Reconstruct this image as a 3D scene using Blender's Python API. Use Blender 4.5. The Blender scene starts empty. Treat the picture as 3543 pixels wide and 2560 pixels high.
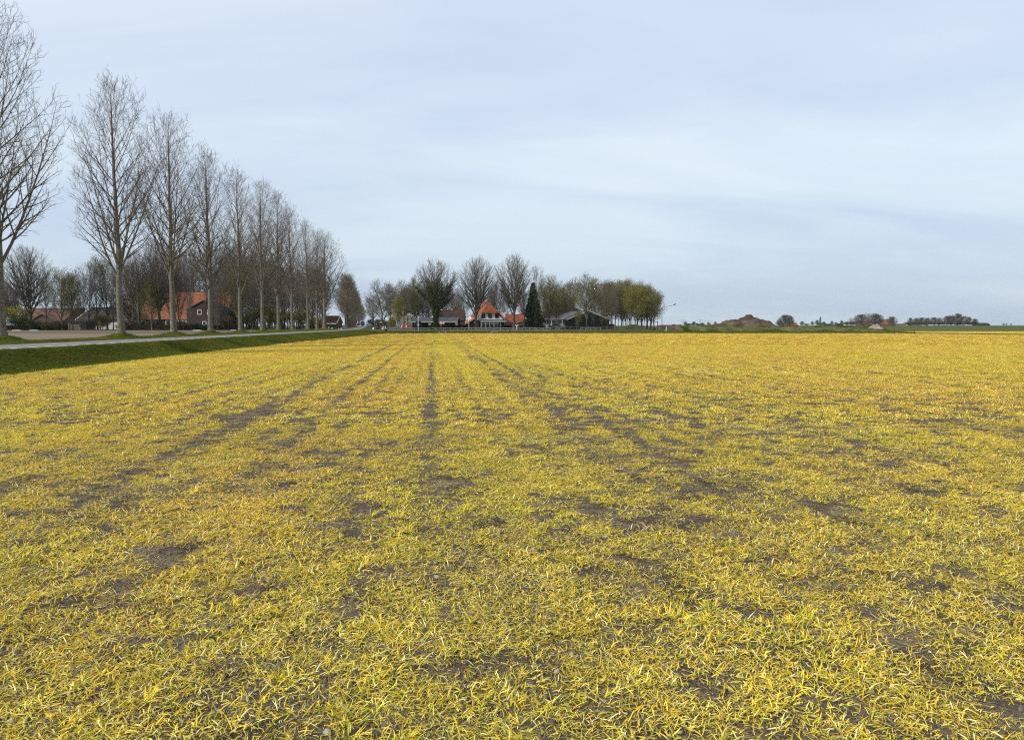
import bpy, math, random
import numpy as np

SC = bpy.context.scene
COL = SC.collection
R = math.radians
F = 2570.0            # focal length in photograph pixels (3543 wide)
EYE = 1.75
PIT = math.atan(154 / F)

# ------------------------------------------------------------ camera
cam_d = bpy.data.cameras.new('camera')
cam = bpy.data.objects.new('camera', cam_d)
COL.objects.link(cam)
cam.location = (0, 0, EYE)
cam.rotation_euler = (math.pi / 2 - PIT, 0, 0)
cam_d.sensor_fit = 'HORIZONTAL'
cam_d.sensor_width = 36
cam_d.lens = 36 * F / 3543
cam_d.clip_start = 0.1
cam_d.clip_end = 20000
SC.camera = cam

# ------------------------------------------------------------ sky, sun, exposure
SUN_EL, SUN_AZ = R(37), R(-122)      # azimuth from +Y towards +X: behind the camera, to the left
w = bpy.data.worlds.new('World')
SC.world = w
w.use_nodes = True
nt = w.node_tree
nt.nodes.clear()
def wn(t, **k):
    n = nt.nodes.new(t)
    for a, b in k.items():
        setattr(n, a, b)
    return n
sky = wn('ShaderNodeTexSky', sky_type='NISHITA', sun_disc=False)
sky.sun_elevation = SUN_EL
sky.sun_rotation = SUN_AZ
sky.air_density = 1.2
sky.dust_density = 1.0
tc = wn('ShaderNodeTexCoord')
sep = wn('ShaderNodeSeparateXYZ')
nt.links.new(tc.outputs['Generated'], sep.inputs[0])
# project the view direction on a high thin cloud layer
zz = wn('ShaderNodeMath', operation='ADD'); zz.inputs[1].default_value = 0.22
za = wn('ShaderNodeMath', operation='ABSOLUTE')
nt.links.new(sep.outputs[2], za.inputs[0]); nt.links.new(za.outputs[0], zz.inputs[0])
dx = wn('ShaderNodeMath', operation='DIVIDE'); dy = wn('ShaderNodeMath', operation='DIVIDE')
nt.links.new(sep.outputs[0], dx.inputs[0]); nt.links.new(zz.outputs[0], dx.inputs[1])
nt.links.new(sep.outputs[1], dy.inputs[0]); nt.links.new(zz.outputs[0], dy.inputs[1])
cmb = wn('ShaderNodeCombineXYZ')
nt.links.new(dx.outputs[0], cmb.inputs[0]); nt.links.new(dy.outputs[0], cmb.inputs[1])
mp = wn('ShaderNodeMapping')
mp.inputs['Rotation'].default_value = (0, 0, R(-32))
mp.inputs['Location'].default_value = (3.9, 1.35, 0)
mp.inputs['Scale'].default_value = (0.55, 1.3, 1)
nt.links.new(cmb.outputs[0], mp.inputs[0])
n1 = wn('ShaderNodeTexNoise')
n1.inputs['Scale'].default_value = 0.8
n1.inputs['Detail'].default_value = 5
n1.inputs['Roughness'].default_value = 0.5
n1.inputs['Distortion'].default_value = 0.6
nt.links.new(mp.outputs[0], n1.inputs['Vector'])
r1 = wn('ShaderNodeValToRGB')
r1.color_ramp.elements[0].position = 0.38; r1.color_ramp.elements[0].color = (0.845, 0.865, 0.95, 1)
r1.color_ramp.elements[1].position = 0.56; r1.color_ramp.elements[1].color = (1.0, 1.0, 1.0, 1)
nt.links.new(n1.outputs[0], r1.inputs[0])
n2 = wn('ShaderNodeTexNoise')
n2.inputs['Scale'].default_value = 2.6; n2.inputs['Detail'].default_value = 7; n2.inputs['Roughness'].default_value = 0.6; n2.inputs['Distortion'].default_value = 0.8
nt.links.new(mp.outputs[0], n2.inputs['Vector'])
r2 = wn('ShaderNodeValToRGB')
r2.color_ramp.elements[0].position = 0.30; r2.color_ramp.elements[0].color = (0.945, 0.95, 0.965, 1)
r2.color_ramp.elements[1].position = 0.62; r2.color_ramp.elements[1].color = (1.02, 1.015, 1.0, 1)
nt.links.new(n2.outputs[0], r2.inputs[0])
# thin veil: pale at mid height, greyer blue down at the horizon
hr = wn('ShaderNodeValToRGB')
e = hr.color_ramp.elements
e[0].position = 0.0; e[0].color = (0.520, 0.630, 0.725, 1)
e[1].position = 0.42; e[1].color = (0.745, 0.828, 0.925, 1)
e2 = e.new(0.09); e2.color = (0.615, 0.722, 0.826, 1)
e3 = e.new(0.21); e3.color = (0.705, 0.803, 0.895, 1)
nt.links.new(za.outputs[0], hr.inputs[0])
def mul(p, q):
    n = wn('ShaderNodeMixRGB', blend_type='MULTIPLY'); n.inputs[0].default_value = 1
    nt.links.new(p, n.inputs[1]); nt.links.new(q, n.inputs[2]); return n.outputs[0]
tinted = mul(mul(hr.outputs[0], r1.outputs[0]), r2.outputs[0])
veil = wn('ShaderNodeVectorMath', operation='SCALE'); veil.inputs[3].default_value = 11.6
nt.links.new(tinted, veil.inputs[0])
mx = wn('ShaderNodeMixRGB'); mx.inputs[0].default_value = 0.86
nt.links.new(sky.outputs[0], mx.inputs[1])
nt.links.new(veil.outputs[0], mx.inputs[2])
bg = wn('ShaderNodeBackground'); bg.inputs[1].default_value = 0.1
nt.links.new(mx.outputs[0], bg.inputs[0])
out = wn('ShaderNodeOutputWorld')
nt.links.new(bg.outputs[0], out.inputs[0])

sun_d = bpy.data.lights.new('sun', 'SUN')
sun_d.energy = 5.0
sun_d.angle = R(1.5)
sun_d.color = (1.0, 0.95, 0.86)
sun = bpy.data.objects.new('sun', sun_d)
COL.objects.link(sun)
sun.location = (-60, -60, 80)
sd = np.array([math.sin(SUN_AZ) * math.cos(SUN_EL), math.cos(SUN_AZ) * math.cos(SUN_EL), math.sin(SUN_EL)])
from mathutils import Vector
sun.rotation_euler = Vector(sd).to_track_quat('Z', 'Y').to_euler()

SC.view_settings.view_transform = 'Standard'
SC.view_settings.look = 'None'
SC.view_settings.exposure = 0.0
SC.view_settings.gamma = 1
SC.view_settings.use_curve_mapping = False
try:
    SC.cycles.max_bounces = 6
    SC.cycles.use_denoising = False
    SC.cycles.filter_width = 1.2
    SC.cycles.sample_clamp_indirect = 4.0
    SC.cycles.transparent_max_bounces = 8
except Exception:
    pass

# ------------------------------------------------------------ helpers
def W(px, py, Y):
    """world point at depth Y seen at photograph pixel (px, py)"""
    u, v = (px - 1771.5) / F, (1280 - py) / F
    d = (u, math.cos(PIT) + v * math.sin(PIT), -math.sin(PIT) + v * math.cos(PIT))
    s = Y / d[1]
    return np.array([d[0] * s, Y, EYE + d[2] * s])
def XP(px, Y, py=1130): return float(W(px, py, Y)[0])
def ZP(py, Y): return float(W(1771, py, Y)[2])

def mesh_np(name, V, Q=None, T=None, smooth=False, col=None):
    me = bpy.data.meshes.new(name)
    V = np.asarray(V, np.float32)
    nq = 0 if Q is None else len(Q); ntri = 0 if T is None else len(T)
    me.vertices.add(len(V)); me.vertices.foreach_set('co', V.ravel())
    li, st, tot = [], [], []
    o = 0
    if nq:
        li.append(np.asarray(Q, np.int32).ravel()); st.append(np.arange(nq, dtype=np.int32) * 4); o = nq * 4
    if ntri:
        li.append(np.asarray(T, np.int32).ravel()); st.append(o + np.arange(ntri, dtype=np.int32) * 3)
    li = np.concatenate(li)
    me.loops.add(len(li)); me.loops.foreach_set('vertex_index', li)
    me.polygons.add(nq + ntri)
    me.polygons.foreach_set('loop_start', np.concatenate(st))
    if smooth:
        me.polygons.foreach_set('use_smooth', np.ones(nq + ntri, bool))
    if col is not None:
        at = me.color_attributes.new('col', 'FLOAT_COLOR', 'POINT')
        c = np.ones((len(V), 4), np.float32); c[:, :3] = col
        at.data.foreach_set('color', c.ravel())
    me.update(calc_edges=True)
    return me

class MB:
    """collects boxes, prisms and polygons into one mesh"""
    def __init__(s): s.v, s.f = [], []
    def poly(s, pts):
        o = len(s.v); s.v += [tuple(p) for p in pts]; s.f.append(tuple(range(o, o + len(pts)))); return s
    def box(s, x0, x1, y0, y1, z0, z1):
        o = len(s.v)
        s.v += [(x0, y0, z0), (x1, y0, z0), (x1, y1, z0), (x0, y1, z0), (x0, y0, z1), (x1, y0, z1), (x1, y1, z1), (x0, y1, z1)]
        s.f += [tuple(o + i for i in q) for q in ((0, 3, 2, 1), (4, 5, 6, 7), (0, 1, 5, 4), (1, 2, 6, 5), (2, 3, 7, 6), (3, 0, 4, 7))]
        return s
    def prism(s, prof, axis, a, b):
        """extrude a closed profile of 2-D points along axis ('x' or 'y')"""
        n = len(prof); o = len(s.v)
        for t in (a, b):
            for p, q in prof:
                s.v.append((t, p, q) if axis == 'x' else (p, t, q))
        s.f.append(tuple(o + i for i in range(n))[::-1]); s.f.append(tuple(o + n + i for i in range(n)))
        for i in range(n):
            j = (i + 1) % n
            s.f.append((o + i, o + j, o + n + j, o + n + i))
        return s
    def tube(s, p, q, r0, r1=None, n=8):
        r1 = r0 if r1 is None else r1
        p, q = Vector(p), Vector(q); d = (q - p).normalized()
        u = d.orthogonal().normalized(); v = d.cross(u); o = len(s.v)
        for c, r in ((p, r0), (q, r1)):
            for i in range(n):
                a = 2 * math.pi * i / n
                s.v.append(tuple(c + (u * math.cos(a) + v * math.sin(a)) * r))
        for i in range(n):
            j = (i + 1) % n
            s.f.append((o + i, o + j, o + n + j, o + n + i))
        s.f.append(tuple(o + i for i in range(n))[::-1]); s.f.append(tuple(o + n + i for i in range(n)))
        return s
    def lathe(s, prof, c=(0, 0, 0), n=12):
        o = len(s.v)
        for r, z in prof:
            for i in range(n):
                a = 2 * math.pi * i / n
                s.v.append((c[0] + r * math.cos(a), c[1] + r * math.sin(a), c[2] + z))
        for k in range(len(prof) - 1):
            for i in range(n):
                j = (i + 1) % n
                s.f.append((o + k * n + i, o + k * n + j, o + (k + 1) * n + j, o + (k + 1) * n + i))
        s.f.append(tuple(o + i for i in range(n))[::-1]); s.f.append(tuple(o + (len(prof) - 1) * n + i for i in range(n)))
        return s
    def obj(s, name, m, parent=None, smooth=False):
        me = bpy.data.meshes.new(name); me.from_pydata(s.v, [], s.f); me.update()
        if smooth: me.polygons.foreach_set('use_smooth', np.ones(len(me.polygons), bool))
        return link(name, me, m, parent)

def link(name, me, m=None, parent=None):
    if m is not None and len(me.materials) == 0: me.materials.append(m)
    o = bpy.data.objects.new(name, me); COL.objects.link(o)
    if parent is not None: o.parent = parent
    return o
def tag(o, label=None, cat=None, group=None, kind=None):
    if label: o['label'] = label
    if cat: o['category'] = cat
    if group: o['group'] = group
    if kind: o['kind'] = kind
    return o
def thing(name, label, cat, loc=(0, 0, 0), rz=0.0, group=None):
    o = bpy.data.objects.new(name, None); COL.objects.link(o)
    o.empty_display_size = 0.3
    o.location = loc; o.rotation_euler = (0, 0, rz)
    return tag(o, label, cat, group)
def copy_thing(o, parent=None, **kw):
    c = o.copy(); COL.objects.link(c)
    if parent is not None: c.parent = parent
    for ch in list(o.children): copy_thing(ch, c)
    return c

# ------------------------------------------------------------ materials
def mat(name, col, var=0.25, scale=2.0, rough=0.9, bump=0.0, bscale=None, col2=None, stretch=(1, 1, 1), spec=0.2, metal=0.0, detail=4):
    m = bpy.data.materials.new(name); m.use_nodes = True
    t = m.node_tree; b = t.nodes['Principled BSDF']
    b.inputs['Roughness'].default_value = rough
    b.inputs['Specular IOR Level'].default_value = spec
    b.inputs['Metallic'].default_value = metal
    if col2 is None:
        c1 = [c * (1 - var) for c in col]; c2 = [min(1, c * (1 + var)) for c in col]
    else:
        c1, c2 = col, col2
    g = t.nodes.new('ShaderNodeNewGeometry') if False else t.nodes.new('ShaderNodeTexCoord')
    mp = t.nodes.new('ShaderNodeMapping'); mp.inputs['Scale'].default_value = stretch
    t.links.new(g.outputs['Object'], mp.inputs[0])
    n = t.nodes.new('ShaderNodeTexNoise'); n.inputs['Scale'].default_value = scale; n.inputs['Detail'].default_value = detail
    n.inputs['Roughness'].default_value = 0.62
    t.links.new(mp.outputs[0], n.inputs['Vector'])
    r = t.nodes.new('ShaderNodeValToRGB')
    r.color_ramp.elements[0].position = 0.34; r.color_ramp.elements[0].color = (*c1, 1)
    r.color_ramp.elements[1].position = 0.66; r.color_ramp.elements[1].color = (*c2, 1)
    t.links.new(n.outputs[0], r.inputs[0]); t.links.new(r.outputs[0], b.inputs['Base Color'])
    if bump:
        n2 = t.nodes.new('ShaderNodeTexNoise'); n2.inputs['Scale'].default_value = bscale or scale * 4; n2.inputs['Detail'].default_value = 5
        t.links.new(mp.outputs[0], n2.inputs['Vector'])
        bp = t.nodes.new('ShaderNodeBump'); bp.inputs['Strength'].default_value = bump; bp.inputs['Distance'].default_value = 0.05
        t.links.new(n2.outputs[0], bp.inputs['Height']); t.links.new(bp.outputs[0], b.inputs['Normal'])
    return m

def blade_mat(name, gain=(1, 1, 1), trans=0.35):
    m = bpy.data.materials.new(name); m.use_nodes = True
    t = m.node_tree; t.nodes.clear()
    a = t.nodes.new('ShaderNodeAttribute'); a.attribute_name = 'col'
    b = t.nodes.new('ShaderNodeAttribute'); b.attribute_name = 'tint'; b.attribute_type = 'INSTANCER'
    mx = t.nodes.new('ShaderNodeMixRGB'); mx.blend_type = 'MULTIPLY'; mx.inputs[0].default_value = 1
    t.links.new(a.outputs['Color'], mx.inputs[1]); t.links.new(b.outputs['Color'], mx.inputs[2])
    m2 = t.nodes.new('ShaderNodeMixRGB'); m2.blend_type = 'MULTIPLY'; m2.inputs[0].default_value = 1; m2.inputs[2].default_value = (*gain, 1)
    t.links.new(mx.outputs[0], m2.inputs[1])
    d = t.nodes.new('ShaderNodeBsdfPrincipled'); d.inputs['Roughness'].default_value = 0.55; d.inputs['Specular IOR Level'].default_value = 0.10
    tr = t.nodes.new('ShaderNodeBsdfTranslucent')
    t.links.new(m2.outputs[0], d.inputs['Base Color']); t.links.new(m2.outputs[0], tr.inputs['Color'])
    s = t.nodes.new('ShaderNodeMixShader'); s.inputs[0].default_value = trans
    t.links.new(d.outputs[0], s.inputs[1]); t.links.new(tr.outputs[0], s.inputs[2])
    o = t.nodes.new('ShaderNodeOutputMaterial'); t.links.new(s.outputs[0], o.inputs[0])
    return m

def leaf_mat(name, c1, c2, trans=0.3, scale=1.2):
    m = bpy.data.materials.new(name); m.use_nodes = True
    t = m.node_tree; t.nodes.clear()
    g = t.nodes.new('ShaderNodeTexCoord')
    n = t.nodes.new('ShaderNodeTexNoise'); n.inputs['Scale'].default_value = scale; n.inputs['Detail'].default_value = 6; n.inputs['Roughness'].default_value = 0.75
    t.links.new(g.outputs['Object'], n.inputs['Vector'])
    r = t.nodes.new('ShaderNodeValToRGB')
    r.color_ramp.elements[0].position = 0.36; r.color_ramp.elements[0].color = (*c1, 1)
    r.color_ramp.elements[1].position = 0.64; r.color_ramp.elements[1].color = (*c2, 1)
    t.links.new(n.outputs[0], r.inputs[0])
    d = t.nodes.new('ShaderNodeBsdfDiffuse'); tr = t.nodes.new('ShaderNodeBsdfTranslucent')
    t.links.new(r.outputs[0], d.inputs[0]); t.links.new(r.outputs[0], tr.inputs[0])
    s = t.nodes.new('ShaderNodeMixShader'); s.inputs[0].default_value = trans
    t.links.new(d.outputs[0], s.inputs[1]); t.links.new(tr.outputs[0], s.inputs[2])
    o = t.nodes.new('ShaderNodeOutputMaterial'); t.links.new(s.outputs[0], o.inputs[0])
    return m

MT = {}
MT['soil'] = mat('soil', (0.056, 0.044, 0.033), scale=3.0, col2=(0.165, 0.132, 0.098), bump=1.0, bscale=34, detail=8, spec=0.0)
MT['soil_far'] = mat('soil_far', (0.20, 0.15, 0.035), scale=1.2, col2=(0.36, 0.26, 0.05), bump=0.6, bscale=12, spec=0.0)
MT['verge'] = mat('verge', (0.046, 0.058, 0.010), scale=1.3, col2=(0.084, 0.094, 0.018), bump=0.6, bscale=14, spec=0.0)
MT['pasture'] = mat('pasture', (0.050, 0.070, 0.022), scale=0.35, col2=(0.085, 0.100, 0.034), bump=0.3, bscale=6, spec=0.0)
MT['asphalt'] = mat('asphalt', (0.175, 0.170, 0.162), var=0.14, scale=1.1, bump=0.15, bscale=60, spec=0.0)
MT['paint'] = mat('road_paint', (0.62, 0.61, 0.58), var=0.18, scale=6)
MT['lot'] = mat('lot_soil', (0.135, 0.105, 0.080), scale=0.5, col2=(0.215, 0.170, 0.130), bump=0.8, bscale=5, stretch=(1, 3.5, 1), spec=0.0)
MT['lot_dark'] = mat('lot_dark_soil', (0.095, 0.074, 0.062), scale=0.6, col2=(0.145, 0.115, 0.095), bump=0.6, bscale=6, stretch=(1, 3, 1), spec=0.0)
MT['dirt'] = mat('dirt', (0.036, 0.027, 0.020), scale=0.45, col2=(0.110, 0.083, 0.060), bump=1.0, bscale=3.5, detail=7, spec=0.0)
MT['sand'] = mat('sand_heap', (0.15, 0.13, 0.10), scale=0.9, col2=(0.30, 0.265, 0.21), bump=0.8, bscale=5, spec=0.0)
MT['bank'] = mat('bank_grass', (0.040, 0.055, 0.018), scale=0.7, col2=(0.115, 0.105, 0.045), bump=1.0, bscale=3, detail=7, spec=0.0)
MT['yard'] = mat('yard_ground', (0.045, 0.052, 0.022), scale=0.25, col2=(0.080, 0.076, 0.040), bump=0.3, spec=0.0)
MT['ditch'] = mat('ditch_bank', (0.022, 0.022, 0.012), scale=1.0, col2=(0.045, 0.040, 0.02), spec=0.0)

# ------------------------------------------------------------ ground, road, verges (the setting)
YS = [-30, -10, 5, 15, 25, 35, 45, 55, 70, 85, 100, 115, 130, 145, 163, 180, 200, 230, 260, 300, 350, 420, 520, 700, 1000, 1600, 2500]
def off(Y): return -0.1 * Y if Y <= 163 else -16.3 - 0.19 * (Y - 163)
def road_z(Y): return 0.78 if Y < 163 else 0.78 - 0.1 * min(1, (Y - 163) / 200)
def edge(Y):    # left edge of the sprayed field
    return float(np.interp(Y, [-30, 50, 100, 163], [-12.3, -20.3, -23.5, -27.0]))
def line(a, dz=0.0, ys=YS): return [(a + off(Y), Y, road_z(Y) + dz) for Y in ys]
def strip(name, A, B, m, n=1, sag=0.0, lab='structure', wob=0):
    V, Q = [], []
    k = n + 1
    rng = random.Random(len(name))
    for p, q in zip(A, B):
        for i in range(k):
            t = i / n
            V.append((p[0] + (q[0] - p[0]) * t, p[1] + (q[1] - p[1]) * t, p[2] + (q[2] - p[2]) * t - sag * math.sin(math.pi * t)))
    for j in range(len(A) - 1):
        for i in range(n):
            a = j * k + i
            Q.append((a, a + k, a + k + 1, a + 1))
    o = link(name, mesh_np(name, V, Q), m); tag(o, kind=lab); return o

near_ys = [y for y in YS if y <= 163]
# base sheet far below everything, out to the horizon
MB().poly([(-2600, -200, -0.6), (2600, -200, -0.6), (2600, 2600, -0.6), (-2600, 2600, -0.6)]).obj('ground', MT['pasture'])['kind'] = 'structure'
A_near, A_far, A_tree = -17.3, -21.7, -22.9
road = strip('road', line(A_near), line(A_far), MT['asphalt'])
strip('grass_verge', [(edge(Y), Y, 0.0) for Y in near_ys], line(A_near, ys=near_ys), MT['verge'], n=6, sag=0.12)
far_ys = [y for y in YS if y >= 163]
strip('tree_verge', line(A_far), line(A_tree, 0.10), MT['verge'], n=2)
# ploughed lot beyond the trees, out to the left farm
lotY = [-30, 0, 30, 55, 78]
strip('ploughed_lot', [(A_tree + off(Y), Y, 0.78 + 0.10) for Y in lotY], [(-400, Y, 0.80) for Y in lotY], MT['lot'], n=4)
strip('dark_tilled_strip', [(A_tree + off(Y), Y, 0.88 - 0.06 * (Y > 100)) for Y in (78, 95, 118)], [(-400, Y, 0.80) for Y in (78, 95, 118)], MT['lot_dark'], n=4)
strip('lot_edge', [(A_tree + off(Y), Y, 0.82) for Y in (118, 128)], [(-400, Y, 0.80) for Y in (118, 128)], MT['lot'], n=4)
strip('farm_lawn', [(A_tree + off(Y), Y, 0.82 + 0.06 * (Y > 140)) for Y in (128, 145, 163)] + [(A_tree + off(Y), Y, road_z(Y) + 0.1) for Y in far_ys[1:]],
      [(-420 - 1.2 * max(0, Y - 163), Y, 0.80) for Y in (128, 145, 163)] + [(max(-2550, -420 - 1.2 * max(0, Y - 163)), Y, 0.8) for Y in far_ys[1:]], MT['yard'], n=4)
# farm yard on the right of the road, behind the field
yl = line(A_near, ys=far_ys)
strip('far_verge', [yl[0], (edge(163), 163.0, 0.02)], [(A_near + off(171), 171, 0.78), (-26.0, 171, 0.42)], MT['verge'], n=3)
strip('yard_verge', [(edge(163), 161.0, 0.0), (0, 160.2, 0.0), (60, 159.2, 0.0), (84, 158.2, 0.0)], [(-26.0, 171, 0.42), (0, 171, 0.42), (60, 171, 0.42), (88, 171, 0.42)], MT['verge'], n=4)
ry = [171, 180, 200, 230, 260, 300, 350, 420, 520, 700, 1000, 1600, 2500]
strip('yard', [(A_near + off(Y), Y, road_z(Y)) for Y in ry], [(-26.0 if Y < 172 else 70 + 0.3 * (Y - 171), Y, (0.42 if Y < 172 else 0.78)) for Y in ry], MT['yard'], n=5)
strip('farm_yard_front', [(-26.0, 171, 0.42), (88, 171, 0.42)], [(-24.0, 180.0, 0.772), (88, 180.0, 0.772)], MT['yard'], n=4)
# the sprayed field: right boundary runs along a shallow ditch
def fright(Y): return float(np.interp(Y, [-30, 48, 132, 158, 161], [152, 121, 91.5, 84.0, 84.0]))
fy = [-12, -2, 0, 2, 4, 6, 9, 12, 16, 22, 30, 40, 55, 75, 100, 125, 145, 158]
strip('field', [(edge(Y), Y, 0.0) for Y in fy], [(fright(Y), Y, 0.0) for Y in fy], MT['soil'], n=8)
strip('field_headland', [(edge(158), 158, 0.0), (edge(163), 161.0, 0.0)], [(84.0, 158, 0.0), (84.0, 158.2, 0.0)], MT['soil'], n=8)
dy_ = [-30, 48, 90, 132, 158, 171]
strip('ditch', [(fright(Y), Y, 0.0) for Y in dy_], [(fright(Y) + 2.6, Y + 0.8, 0.02) for Y in dy_], MT['ditch'], n=4, sag=-0.20)
strip('second_field', [(fright(Y) + 2.6, Y + 0.8, 0.02) for Y in dy_] + [(92, 214, 0.02)], [(520, Y + 0.8, 0.02) for Y in dy_] + [(520, 214, 0.02)], MT['soil_far'], n=6)
gy = [214, 216, 270, 330, 420, 520, 640, 800, 1200, 2000, 2500]
def green_z(Y): return float(np.interp(Y, [214, 216, 330, 640, 900], [0.02, -0.25, 0.25, 1.45, 1.62]))
strip('green_field', [(75 + 0.3 * (Y - 171), Y, green_z(Y)) for Y in gy], [(2550, Y, green_z(Y)) for Y in gy], MT['pasture'], n=4)
MB().poly([(92, 300, green_z(300) + .02), (1500, 300, green_z(300) + .02), (1500, 309, green_z(309) + .02), (92, 309, green_z(309) + .02)]).obj('farm_track', MT['lot'])['kind'] = 'structure'
# painted dashes of the side lane: each dash one part of the road
dash_me = None
for i in range(96):
    Y = 22 + i * 1.36
    x0 = A_near - 0.75 + off(Y)
    if dash_me is None:
        dash_me = mesh_np('dash', [(0, 0, 0), (-0.20, 0, 0), (-0.27, 0.72, 0), (-0.07, 0.72, 0)], [(0, 3, 2, 1)])
    d = link('dash', dash_me, MT['paint'], road); d.location = (x0, Y, 0.785)
# grassy mounds round the poplar feet are built with the trees

# ------------------------------------------------------------ grass blades of the field (nobody could count them)
rs = np.random.RandomState(7)
def vnoise(x, y, seed=0):
    xi = np.floor(x).astype(np.int64); yi = np.floor(y).astype(np.int64)
    fx, fy_ = x - xi, y - yi
    fx = fx * fx * (3 - 2 * fx); fy_ = fy_ * fy_ * (3 - 2 * fy_)
    def h(a, b):
        n = (a * 374761393 + b * 668265263 + seed * 1442695041) & 0x7fffffff
        n = ((n ^ (n >> 13)) * 1274126177) & 0x7fffffff
        return ((n ^ (n >> 16)) & 0xffff) / 65535.0
    return (h(xi, yi) * (1 - fx) + h(xi + 1, yi) * fx) * (1 - fy_) + (h(xi, yi + 1) * (1 - fx) + h(xi + 1, yi + 1) * fx) * fy_
def fbm(x, y, seed=0, o=4):
    s = 0; a = 0.5; t = 0
    for k in range(o):
        s = s + a * vnoise(x * 2 ** k, y * 2 ** k, seed + k); t += a; a *= 0.55
    return s / t

PAL = np.array([(0.66, 0.50, 0.055), (0.74, 0.58, 0.08), (0.86, 0.78, 0.40), (0.50, 0.47, 0.05), (0.36, 0.40, 0.045), (0.55, 0.33, 0.04), (0.72, 0.60, 0.16), (0.42, 0.33, 0.07)])
PALW = np.array([0.24, 0.20, 0.13, 0.11, 0.05, 0.10, 0.10, 0.07])
GPAL = np.array([(0.088, 0.116, 0.011), (0.112, 0.140, 0.013), (0.135, 0.142, 0.020), (0.18, 0.165, 0.05), (0.062, 0.088, 0.009)])
GPALW = np.array([0.3, 0.3, 0.2, 0.05, 0.15])

def tuft(seed, n, rad, Lr, wr, pal, palw, elev=(8, 62), seg=3, droop=0.9, zoff=0.0, loose=False):
    """one tuft: n curved, tapering blades with a colour each"""
    g = np.random.RandomState(seed)
    a = g.uniform(0, 2 * np.pi, n); rr = rad * np.sqrt(g.uniform(0, 1, n))
    base = np.stack([rr * np.cos(a), rr * np.sin(a), np.full(n, zoff)], 1)
    az = g.uniform(0, 2 * np.pi, n) if loose else a + g.normal(0, 1.1, n); el = np.radians(g.uniform(elev[0], elev[1], n))
    L = g.uniform(Lr[0], Lr[1], n); wd = g.uniform(wr[0], wr[1], n)
    side = np.stack([-np.sin(az), np.cos(az), g.uniform(-0.6, 0.6, n)], 1); side /= np.linalg.norm(side, axis=1)[:, None]
    P = [base]; e = el.copy(); azk = az.copy()
    dr = g.uniform(0.05, 0.9, n) * droop; tw = g.normal(0, 0.2, n)
    for k in range(seg):
        d = np.stack([np.cos(e) * np.cos(azk), np.cos(e) * np.sin(azk), np.sin(e)], 1)
        p = P[-1] + d * (L / seg)[:, None]; p[:, 2] = np.maximum(p[:, 2], 0.004)
        P.append(p); e = e - dr * 0.75; azk = azk + tw
    V = np.zeros((n, 2 * seg + 1, 3)); prof = [0.75, 1.0, 0.8, 0.5, 0.3][:seg]
    for k in range(seg):
        V[:, 2 * k] = P[k] - side * (wd * prof[k] / 2)[:, None]; V[:, 2 * k + 1] = P[k] + side * (wd * prof[k] / 2)[:, None]
    V[:, 2 * seg] = P[seg]
    c = pal[g.choice(len(pal), n, p=palw / palw.sum())] * g.uniform(0.6, 1.25, n)[:, None]
    Cc = np.repeat(c[:, None, :], 2 * seg + 1, 1)
    tip = g.uniform(0, 1, n) < 0.3
    Cc[tip, -1] = Cc[tip, -1] * np.array([1.1, 0.85, 0.7])
    o = (np.arange(n) * (2 * seg + 1))[:, None]
    Q = np.concatenate([o + np.array([[2 * k, 2 * k + 1, 2 * k + 3, 2 * k + 2]]) for k in range(seg - 1)])
    T = o + np.array([[2 * seg - 2, 2 * seg - 1, 2 * seg]])
    return mesh_np('blades', V.reshape(-1, 3), Q, T, col=Cc.reshape(-1, 3))

def scatter(name, P, rot, scl, idx, tint, protos, m):
    pc = bpy.data.collections.new(name + '_blades')
    for k, me in enumerate(protos):
        if len(me.materials) == 0: me.materials.append(m)
        pc.objects.link(bpy.data.objects.new('%s_%02d' % (name, k), me))
    me = bpy.data.meshes.new(name); n = len(P)
    me.vertices.add(n); me.vertices.foreach_set('co', np.asarray(P, np.float32).ravel())
    for nm, ty, ar in (('rot', 'FLOAT_VECTOR', rot), ('scl', 'FLOAT', scl), ('idx', 'INT', idx), ('tint', 'FLOAT_VECTOR', tint)):
        at = me.attributes.new(nm, ty, 'POINT')
        at.data.foreach_set('vector' if ty == 'FLOAT_VECTOR' else 'value', np.asarray(ar, np.int32 if ty == 'INT' else np.float32).ravel())
    me.materials.append(m)
    o = link(name, me)
    g = bpy.data.node_groups.new(name, 'GeometryNodeTree')
    g.interface.new_socket('Geometry', in_out='INPUT', socket_type='NodeSocketGeometry')
    g.interface.new_socket('Geometry', in_out='OUTPUT', socket_type='NodeSocketGeometry')
    N = g.nodes.new; gi = N('NodeGroupInput'); go = N('NodeGroupOutput')
    ip = N('GeometryNodeInstanceOnPoints'); ci = N('GeometryNodeCollectionInfo')
    ci.inputs['Collection'].default_value = pc; ci.inputs['Separate Children'].default_value = True; ci.inputs['Reset Children'].default_value = True
    def na(nm, ty):
        a = N('GeometryNodeInputNamedAttribute'); a.data_type = ty; a.inputs['Name'].default_value = nm
        return a.outputs['Attribute']
    e2r = N('FunctionNodeEulerToRotation')
    g.links.new(na('rot', 'FLOAT_VECTOR'), e2r.inputs[0])
    g.links.new(gi.outputs[0], ip.inputs['Points']); g.links.new(ci.outputs[0], ip.inputs['Instance'])
    ip.inputs['Pick Instance'].default_value = True
    g.links.new(na('idx', 'INT'), ip.inputs['Instance Index']); g.links.new(e2r.outputs[0], ip.inputs['Rotation'])
    g.links.new(na('scl', 'FLOAT'), ip.inputs['Scale']); g.links.new(ip.outputs[0], go.inputs[0])
    md = o.modifiers.new('scatter', 'NODES'); md.node_group = g
    o['kind'] = 'stuff'
    return o

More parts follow.
